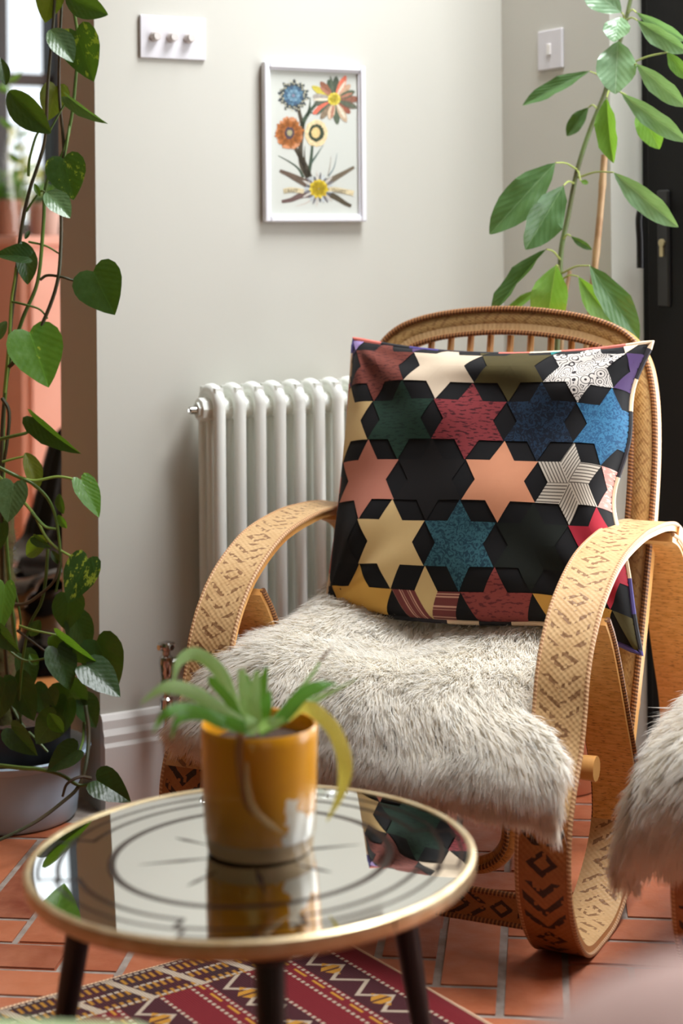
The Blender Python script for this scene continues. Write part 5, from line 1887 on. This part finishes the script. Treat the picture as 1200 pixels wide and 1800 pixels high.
def band(x, lo, hi):
    return math_n(knt, 'MULTIPLY', math_n(knt, 'GREATER_THAN', x, lo), math_n(knt, 'LESS_THAN', x, hi))


RED, DRED, WHT, OCH, DRK = srgb(118, 8, 22), srgb(64, 12, 22), srgb(190, 172, 150), srgb(196, 138, 40), srgb(52, 22, 26)


def stripes(along, across):
    per = 0.148
    fr_ = math_n(knt, 'MULTIPLY', math_n(knt, 'FRACT', math_n(knt, 'DIVIDE', across, per)), per)
    c = mix_color(knt, RED, DRED, band(fr_, 0.046, 0.11))
    # zigzag motif band
    zz = math_n(knt, 'ADD', 0.056, math_n(knt, 'MULTIPLY', tri(along, 0.066), 0.042))
    dz = math_n(knt, 'ABSOLUTE', math_n(knt, 'SUBTRACT', fr_, zz))
    c = mix_color(knt, c, WHT, math_n(knt, 'MULTIPLY', math_n(knt, 'LESS_THAN', dz, 0.0052), band(fr_, 0.05, 0.105)))
    dm = math_n(knt, 'ADD', math_n(knt, 'ABSOLUTE', math_n(knt, 'SUBTRACT', fr_, 0.078)), math_n(knt, 'MULTIPLY', tri(math_n(knt, 'ADD', along, 0.033), 0.132), 0.05))
    c = mix_color(knt, c, OCH, math_n(knt, 'MULTIPLY', math_n(knt, 'LESS_THAN', dm, 0.019), math_n(knt, 'GREATER_THAN', tri(along, 0.016), 0.3)))
    # dotted lines between the bands
    for lo in (0.040, 0.112, 0.136):
        dot = math_n(knt, 'MULTIPLY', band(fr_, lo, lo + 0.006), math_n(knt, 'GREATER_THAN', tri(along, 0.012), 0.45))
        c = mix_color(knt, c, WHT, dot)
    c = mix_color(knt, c, OCH, math_n(knt, 'MULTIPLY', band(fr_, 0.122, 0.127), math_n(knt, 'GREATER_THAN', tri(along, 0.05), 0.35)))
    return c


inner = stripes(ka, kbv)
# end border: boxes of small motifs edged by white lines
fa = ka
bc = mix_color(knt, DRK, DRED, band(math_n(knt, 'FRACT', math_n(knt, 'DIVIDE', kbv, 0.16)), 0.5, 1.0))
teeth = math_n(knt, 'MULTIPLY', math_n(knt, 'GREATER_THAN', tri(kbv, 0.012), 0.5), math_n(knt, 'GREATER_THAN', tri(math_n(knt, 'ADD', fa, 0.01), 0.034), 0.45))
bc = mix_color(knt, bc, OCH, math_n(knt, 'MULTIPLY', teeth, 0.8))
bar = math_n(knt, 'LESS_THAN', tri(math_n(knt, 'ADD', kbv, math_n(knt, 'MULTIPLY', fa, 0.35)), 0.085), 0.16)
bc = mix_color(knt, bc, WHT, bar)
for lo in (0.004, 0.046, 0.092):
    bc = mix_color(knt, bc, WHT, math_n(knt, 'MULTIPLY', band(fa, lo, lo + 0.006), math_n(knt, 'GREATER_THAN', tri(kbv, 0.011), 0.3)))
kc = mix_color(knt, inner, bc, math_n(knt, 'LESS_THAN', fa, 0.10))
knz = noise_n(knt, 500, 2, objco(knt))
kc = mix_color(knt, kc, tuple(v * 0.6 for v in DRED), math_n(knt, 'MULTIPLY', knz, 0.35))
knt.links.new(kc, kb.inputs['Base Color'])
bump(knt, kb, math_n(knt, 'SINE', math_n(knt, 'MULTIPLY', kbv, 2 * math.pi / 0.004)), 0.5, 0.0015)
LA, LB = 1.55, 0.92
mb = MB()
vs, fs, uvs = [], [], []
na, nb = 60, 40
for i in range(na + 1):
    for j in range(nb + 1):
        a_, b_ = LA * i / na, LB * j / nb
        wob = 0.004 * math.sin(a_ * 6 + 1) * (1 if j in (0, nb) else 0)
        vs.append(K0 + e2 * a_ + e1 * (b_ + wob) + UP * (0.0068 + 0.0008 * math.sin(a_ * 9 + b_ * 7)))
for i in range(na):
    for j in range(nb):
        ids = [i * (nb + 1) + j, i * (nb + 1) + j + 1, (i + 1) * (nb + 1) + j + 1, (i + 1) * (nb + 1) + j]
        fs.append(ids)
        uvs += [(LA * (k // (nb + 1)) / na, LB * (k % (nb + 1)) / nb) for k in ids]
mb.add(vs, fs, uvs)
rug = mb.build('kilim_rug', KIL)
md = rug.modifiers.new('Solidify', 'SOLIDIFY')
md.thickness = 0.006
md.offset = 0
tag(rug, 'red flat-woven kilim rug with zigzag bands under the round table', 'rug')
# selvedge cords along its two visible edges
for (d0, ln_) in ((e1, LB), (e2, LA)):
    mb = MB()
    mb.tube([K0 + d0 * (ln_ * k / 40) + UP * 0.007 for k in range(41)], 0.0042, 6)
    mb.build('selvedge', BRAID if d0 is e1 else M('pale_selvedge', srgb(206, 170, 140), 0.9), rug)

# ------------------------------------------------------------------ back room through the opening
CORAL = M('coral_paint', srgb(234, 180, 166), 0.5, col2=srgb(228, 170, 154), scale=4)
cab = thing('coral_cabinet', 'tall coral pink painted cabinet under the far window in the back room', 'cabinet', H(1.2, -2.75, 0))
house('carcass', [(0.745, 1.62, -2.98, -2.515, 0.0, 1.115)], CORAL, 0.003, cab)
house('top_ledge', [(0.72, 1.64, -2.99, -2.49, 1.115, 1.15)], CORAL, 0.006, cab)
house('door', [(0.775, 1.17, -2.515, -2.497, 0.09, 1.07)], CORAL, 0.003, cab)
house('door', [(1.18, 1.59, -2.515, -2.497, 0.09, 1.07)], CORAL, 0.003, cab)

# pots on the ledge
for k, (t, m, r_, h_, col, lab) in enumerate(((0.70 + 0.09, -2.80, 0.062, 0.13, (150, 104, 84), 'brown terracotta pot with a lime green plant, left of the two on the coral cabinet'),
                                              (0.93, -2.78, 0.062, 0.12, (188, 160, 150), 'pale pinkish pot with a small plant, right of the two on the coral cabinet'))):
    base = H(t, m, 1.15)
    pt = thing('potted_herb', lab, 'potted plant', base, 'small pots on the coral cabinet')
    mb = MB()
    mb.lathe([(r_ * 0.72, 0), (r_ * 0.76, 0.002), (r_ * 0.95, h_ * 0.78), (r_ * 1.06, h_ * 0.8), (r_ * 1.06, h_), (r_ * 0.95, h_), (r_ * 0.9, h_ * 0.85), (0.01, h_ * 0.84)], 32, base)
    mb.build('pot', M('herb_pot_%d' % k, srgb(*col), 0.8), pt)
    fo_ = MB()
    rr = random.Random(20 + k)
    for i in range(70 if k == 0 else 36):
        a, e = rr.uniform(0, 2 * math.pi), rr.uniform(0.2, 1.4)
        rad = rr.uniform(0.04, 0.115 if k == 0 else 0.08)
        c = base + UP * (h_ * 0.86) + Vector((math.cos(a) * math.cos(e), math.sin(a) * math.cos(e), math.sin(e) * 1.1)) * rad
        nrm = Vector((rr.uniform(-1, 1), rr.uniform(-1, 0.3), rr.uniform(0, 1))).normalized()
        s1 = nrm.orthogonal().normalized()
        s2 = nrm.cross(s1)
        ln_ = rr.uniform(0.018, 0.034)
        fo_.add([c - s1 * ln_, c + s2 * ln_ * 0.45, c + s1 * ln_, c - s2 * ln_ * 0.45], [(0, 1, 2, 3)])
        if i % 4 == 0:
            fo_.tube([base + UP * h_ * 0.8, (base + UP * h_).lerp(c, 0.6), c], 0.0015, 4)
    f_ = fo_.build('foliage', PO_B, pt, False)
    f_['kind'] = 'stuff'

# clear glass vase between them
vb_ = H(0.785, -2.62, 1.15)
vz = thing('glass_vase', 'clear rounded glass vase with a cutting on the coral cabinet', 'vase', vb_)
mb = MB()
mb.lathe([(0.02, 0.0), (0.028, 0.003), (0.04, 0.10), (0.058, 0.20), (0.062, 0.27), (0.05, 0.33), (0.034, 0.37), (0.036, 0.385), (0.0335, 0.385), (0.0315, 0.37), (0.047, 0.328), (0.058, 0.27), (0.054, 0.20), (0.036, 0.10), (0.025, 0.012), (0.001, 0.010)], 32, vb_)
mb.build('vase', GLASS, vz)
mb = MB()
mb.tube(catmull([vb_ + UP * 0.02, vb_ + UP * 0.22 + D * 0.01, vb_ + UP * 0.44 - D * 0.02, vb_ + UP * 0.56 - D * 0.05], 6), 0.003, 6)
mb.build('stem', STG, vz)
for k in range(9):
    c = vb_ + UP * (0.22 + 0.04 * k) - D * 0.006 * k
    o = bpy.data.objects.new('leaf', POM['B'][2])
    link(o, vz)
    a = R(137 * k)
    ax = (Vector((math.cos(a), math.sin(a), 0.5))).normalized()
    side = ax.orthogonal().normalized()
    nr_ = side.cross(ax)
    m_ = Matrix((side * 0.03, ax * 0.06, nr_ * 0.04)).transposed().to_4x4()
    m_.translation = c
    o.matrix_basis = m_

# black lacquered shell chair
BL = M('black_lacquer', srgb(10, 9, 12), 0.08, coat=0.5)
bc0 = P(84, 1195, 4.75)
bc0.z = 0
BLK = Frame((bc0.x, bc0.y), R(40))
bch = thing('shell_chair', 'low glossy black moulded shell chair in the back room', 'chair', BLK(0, 0, 0))
# one moulded shell: curled seat lip, seat, curve, backrest
SHP = [(-0.225, 0.245), (-0.24, 0.285), (-0.215, 0.320), (-0.15, 0.317), (-0.02, 0.285), (0.09, 0.285), (0.16, 0.323), (0.195, 0.417), (0.215, 0.543), (0.232, 0.650), (0.25, 0.741), (0.275, 0.784)]
sp = catmull([Vector((s, z, 0)) for s, z in SHP], 6)
nu, nv = len(sp), 21
vs, fs = [], []
for i, q in enumerate(sp):
    x = i / (nu - 1)
    wd = np.interp(x, [0, 0.12, 0.4, 0.6, 0.85, 0.95, 1.0], [0.17, 0.225, 0.235, 0.225, 0.20, 0.15, 0.06])
    for j in range(nv):
        a = (j / (nv - 1) - 0.5) * 2
        cup = abs(a) ** 2.4
        up = np.interp(x, [0, 0.3, 0.5, 0.7, 1.0], [0.0, 0.05, 0.05, 0.02, 0.0]) * cup
        fw_ = np.interp(x, [0, 0.4, 0.6, 1.0], [0.0, 0.02, 0.07, 0.05]) * cup
        vs.append(BLK(a * wd, q.x - fw_, q.y * 0.8 + up))
for i in range(nu - 1):
    for j in range(nv - 1):
        fs.append((i * nv + j, i * nv + j + 1, (i + 1) * nv + j + 1, (i + 1) * nv + j))
mb = MB()
mb.add(vs, fs)
sh = mb.build('shell', BL, bch)
md = sh.modifiers.new('Solidify', 'SOLIDIFY')
md.thickness = 0.016
mb = MB()
mb.lathe([(0.17, 0.0), (0.175, 0.004), (0.165, 0.012), (0.09, 0.03), (0.06, 0.07), (0.055, 0.11), (0.075, 0.165), (0.13, 0.208), (0.15, 0.220)], 40, BLK(0, -0.02, 0))
mb.build('pedestal', BL, bch)

# pale dish on the wooden floor
db = P(28, 1046, 5.35)
db.z = 0
dish = MB()
dish.lathe([(0.05, 0.0), (0.06, 0.002), (0.085, 0.03), (0.098, 0.05), (0.095, 0.052), (0.08, 0.032), (0.05, 0.008), (0.001, 0.007)], 36, db)
dobj = dish.build('dish', M('pale_grey_glaze', srgb(206, 208, 208), 0.25))
tag(dobj, 'pale grey round dish on the wooden floor of the back room', 'dish')

# garden shrubs outside the far window
SHR = leafmat('garden_leaf', srgb(120, 150, 70), srgb(176, 186, 110), 0.4)
SHY = leafmat('garden_leaf_gold', srgb(196, 176, 96), srgb(214, 190, 120), 0.4)
for k, (t, m, h_, rr_, mt, lab) in enumerate(((0.55, -4.6, 2.05, 0.6, SHR, 'green garden shrub outside the far window, the left one'), (1.75, -5.9, 1.75, 0.6, SHY, 'golden garden shrub outside the far window, the right one'))):
    base = H(t, m, -0.05)
    sb = thing('garden_shrub', lab, 'shrub', base, 'garden shrubs beyond the far window')
    rr = random.Random(40 + k)
    mb = MB()
    for i in range(5):
        a = R(72 * i)
        mb.tube([base, base + Vector((math.cos(a) * 0.12, math.sin(a) * 0.12, h_ * 0.5)), base + Vector((math.cos(a) * 0.35, math.sin(a) * 0.35, h_ * 0.95))], [0.02, 0.014, 0.006], 6)
    mb.build('branch', STD, sb)
    mb = MB()
    for i in range(900):
        v = Vector((rr.gauss(0, 1), rr.gauss(0, 1), rr.gauss(0, 1))).normalized() * rr.uniform(0.5, 1)
        c = base + UP * h_ * 0.62 + Vector((v.x * rr_, v.y * rr_, v.z * h_ * 0.42))
        nrm = Vector((rr.uniform(-1, 1), rr.uniform(-1, 1), rr.uniform(-0.3, 1))).normalized()
        s1 = nrm.orthogonal().normalized()
        s2 = nrm.cross(s1)
        ln_ = rr.uniform(0.03, 0.06)
        mb.add([c - s1 * ln_, c + s2 * ln_ * 0.5, c + s1 * ln_, c - s2 * ln_ * 0.5], [(0, 1, 2, 3)])
    f_ = mb.build('foliage', mt, sb, False)
    f_['kind'] = 'stuff'
struct(house('ground', [(-4.0, 4.0, -9.0, -3.2, -0.15, -0.05)], M('garden_paving', srgb(176, 166, 150), 0.9)))

# ------------------------------------------------------------------ the two upholstered chairs close to the camera
def rounded_slab(fr, l0, l1, z0, z1, sfun, th, rad, mat, name, parent):
    """Upholstered slab with big rounded upper corners and a soft edge."""
    out = []
    w_, h_ = (l1 - l0) / 2, z1 - z0
    for k in range(9):
        a = R(90 * k / 8)
        out.append((l1 - rad + rad * math.cos(a), z1 - rad + rad * math.sin(a)))
    for k in range(9):
        a = R(90 + 90 * k / 8)
        out.append((l0 + rad + rad * math.cos(a), z1 - rad + rad * math.sin(a)))
    out += [(l0 + 0.02, z0), (l1 - 0.02, z0)]
    cl, cz = (l0 + l1) / 2, (z0 + z1) / 2
    mb = MB()
    vs, fs = [], []
    n = len(out)
    layers = [(0.0, -th * 0.52), (0.80, -th * 0.5), (0.95, -th * 0.36), (1.0, 0), (0.95, th * 0.36), (0.80, th * 0.5), (0.0, th * 0.52)]
    for kk, off in layers:
        for (l, z) in out:
            ll, zz = cl + (l - cl) * max(kk, 0.001), cz + (z - cz) * max(kk, 0.001)
            vs.append(fr(ll, sfun(zz) + off, zz))
    for i in range(len(layers) - 1):
        for k in range(n):
            k2 = (k + 1) % n
            fs.append((i * n + k, (i + 1) * n + k, (i + 1) * n + k2, i * n + k2))
    mb.add(vs, fs)
    return mb.build(name, mat, parent)


def dining_chair(fr, top, col, label, seat=0.46, th=0.06):
    t = thing('upholstered_chair', label, 'chair', fr(0, 0, 0))
    m_ = M('upholstery_' + str(len(bpy.data.materials)), srgb(*col), 0.9, col2=tuple(v * 0.85 for v in srgb(*col)), scale=60, bumpy=0.2, bscale=400)
    lean = lambda z: -0.06 * (z - seat) / max(0.1, top - seat)
    rounded_slab(fr, -0.225, 0.225, seat + 0.03, top, lean, th, 0.13, m_, 'backrest', t)
    mb = MB()
    mb.obox(fr(0, 0.235, seat), (fr.r, fr.b, UP), (0.22, 0.215, 0.035))
    mb.build('seat', m_, t, bevel=0.02)
    lm = M('chair_leg_wood', srgb(120, 80, 48), 0.5)
    for l, s in ((-0.19, 0.04), (0.19, 0.04), (-0.19, 0.42), (0.19, 0.42)):
        mb = MB()
        mb.tube([fr(l * 1.05, s + (0.02 if s > 0.2 else -0.02), 0.011 if True else 0), fr(l, s, seat - 0.03)], [0.011, 0.017], 10)
        mb.build('leg', lm, t)
    return t


dining_chair(Frame((0.252, 0.74), R(-4)), 0.838, (220, 186, 178), 'pale pink upholstered chair out of focus in the right foreground', th=0.2)
dining_chair(Frame((-0.412, 1.02), R(5)), 0.770, (188, 206, 156), 'pale green upholstered chair out of focus at the lower left corner')
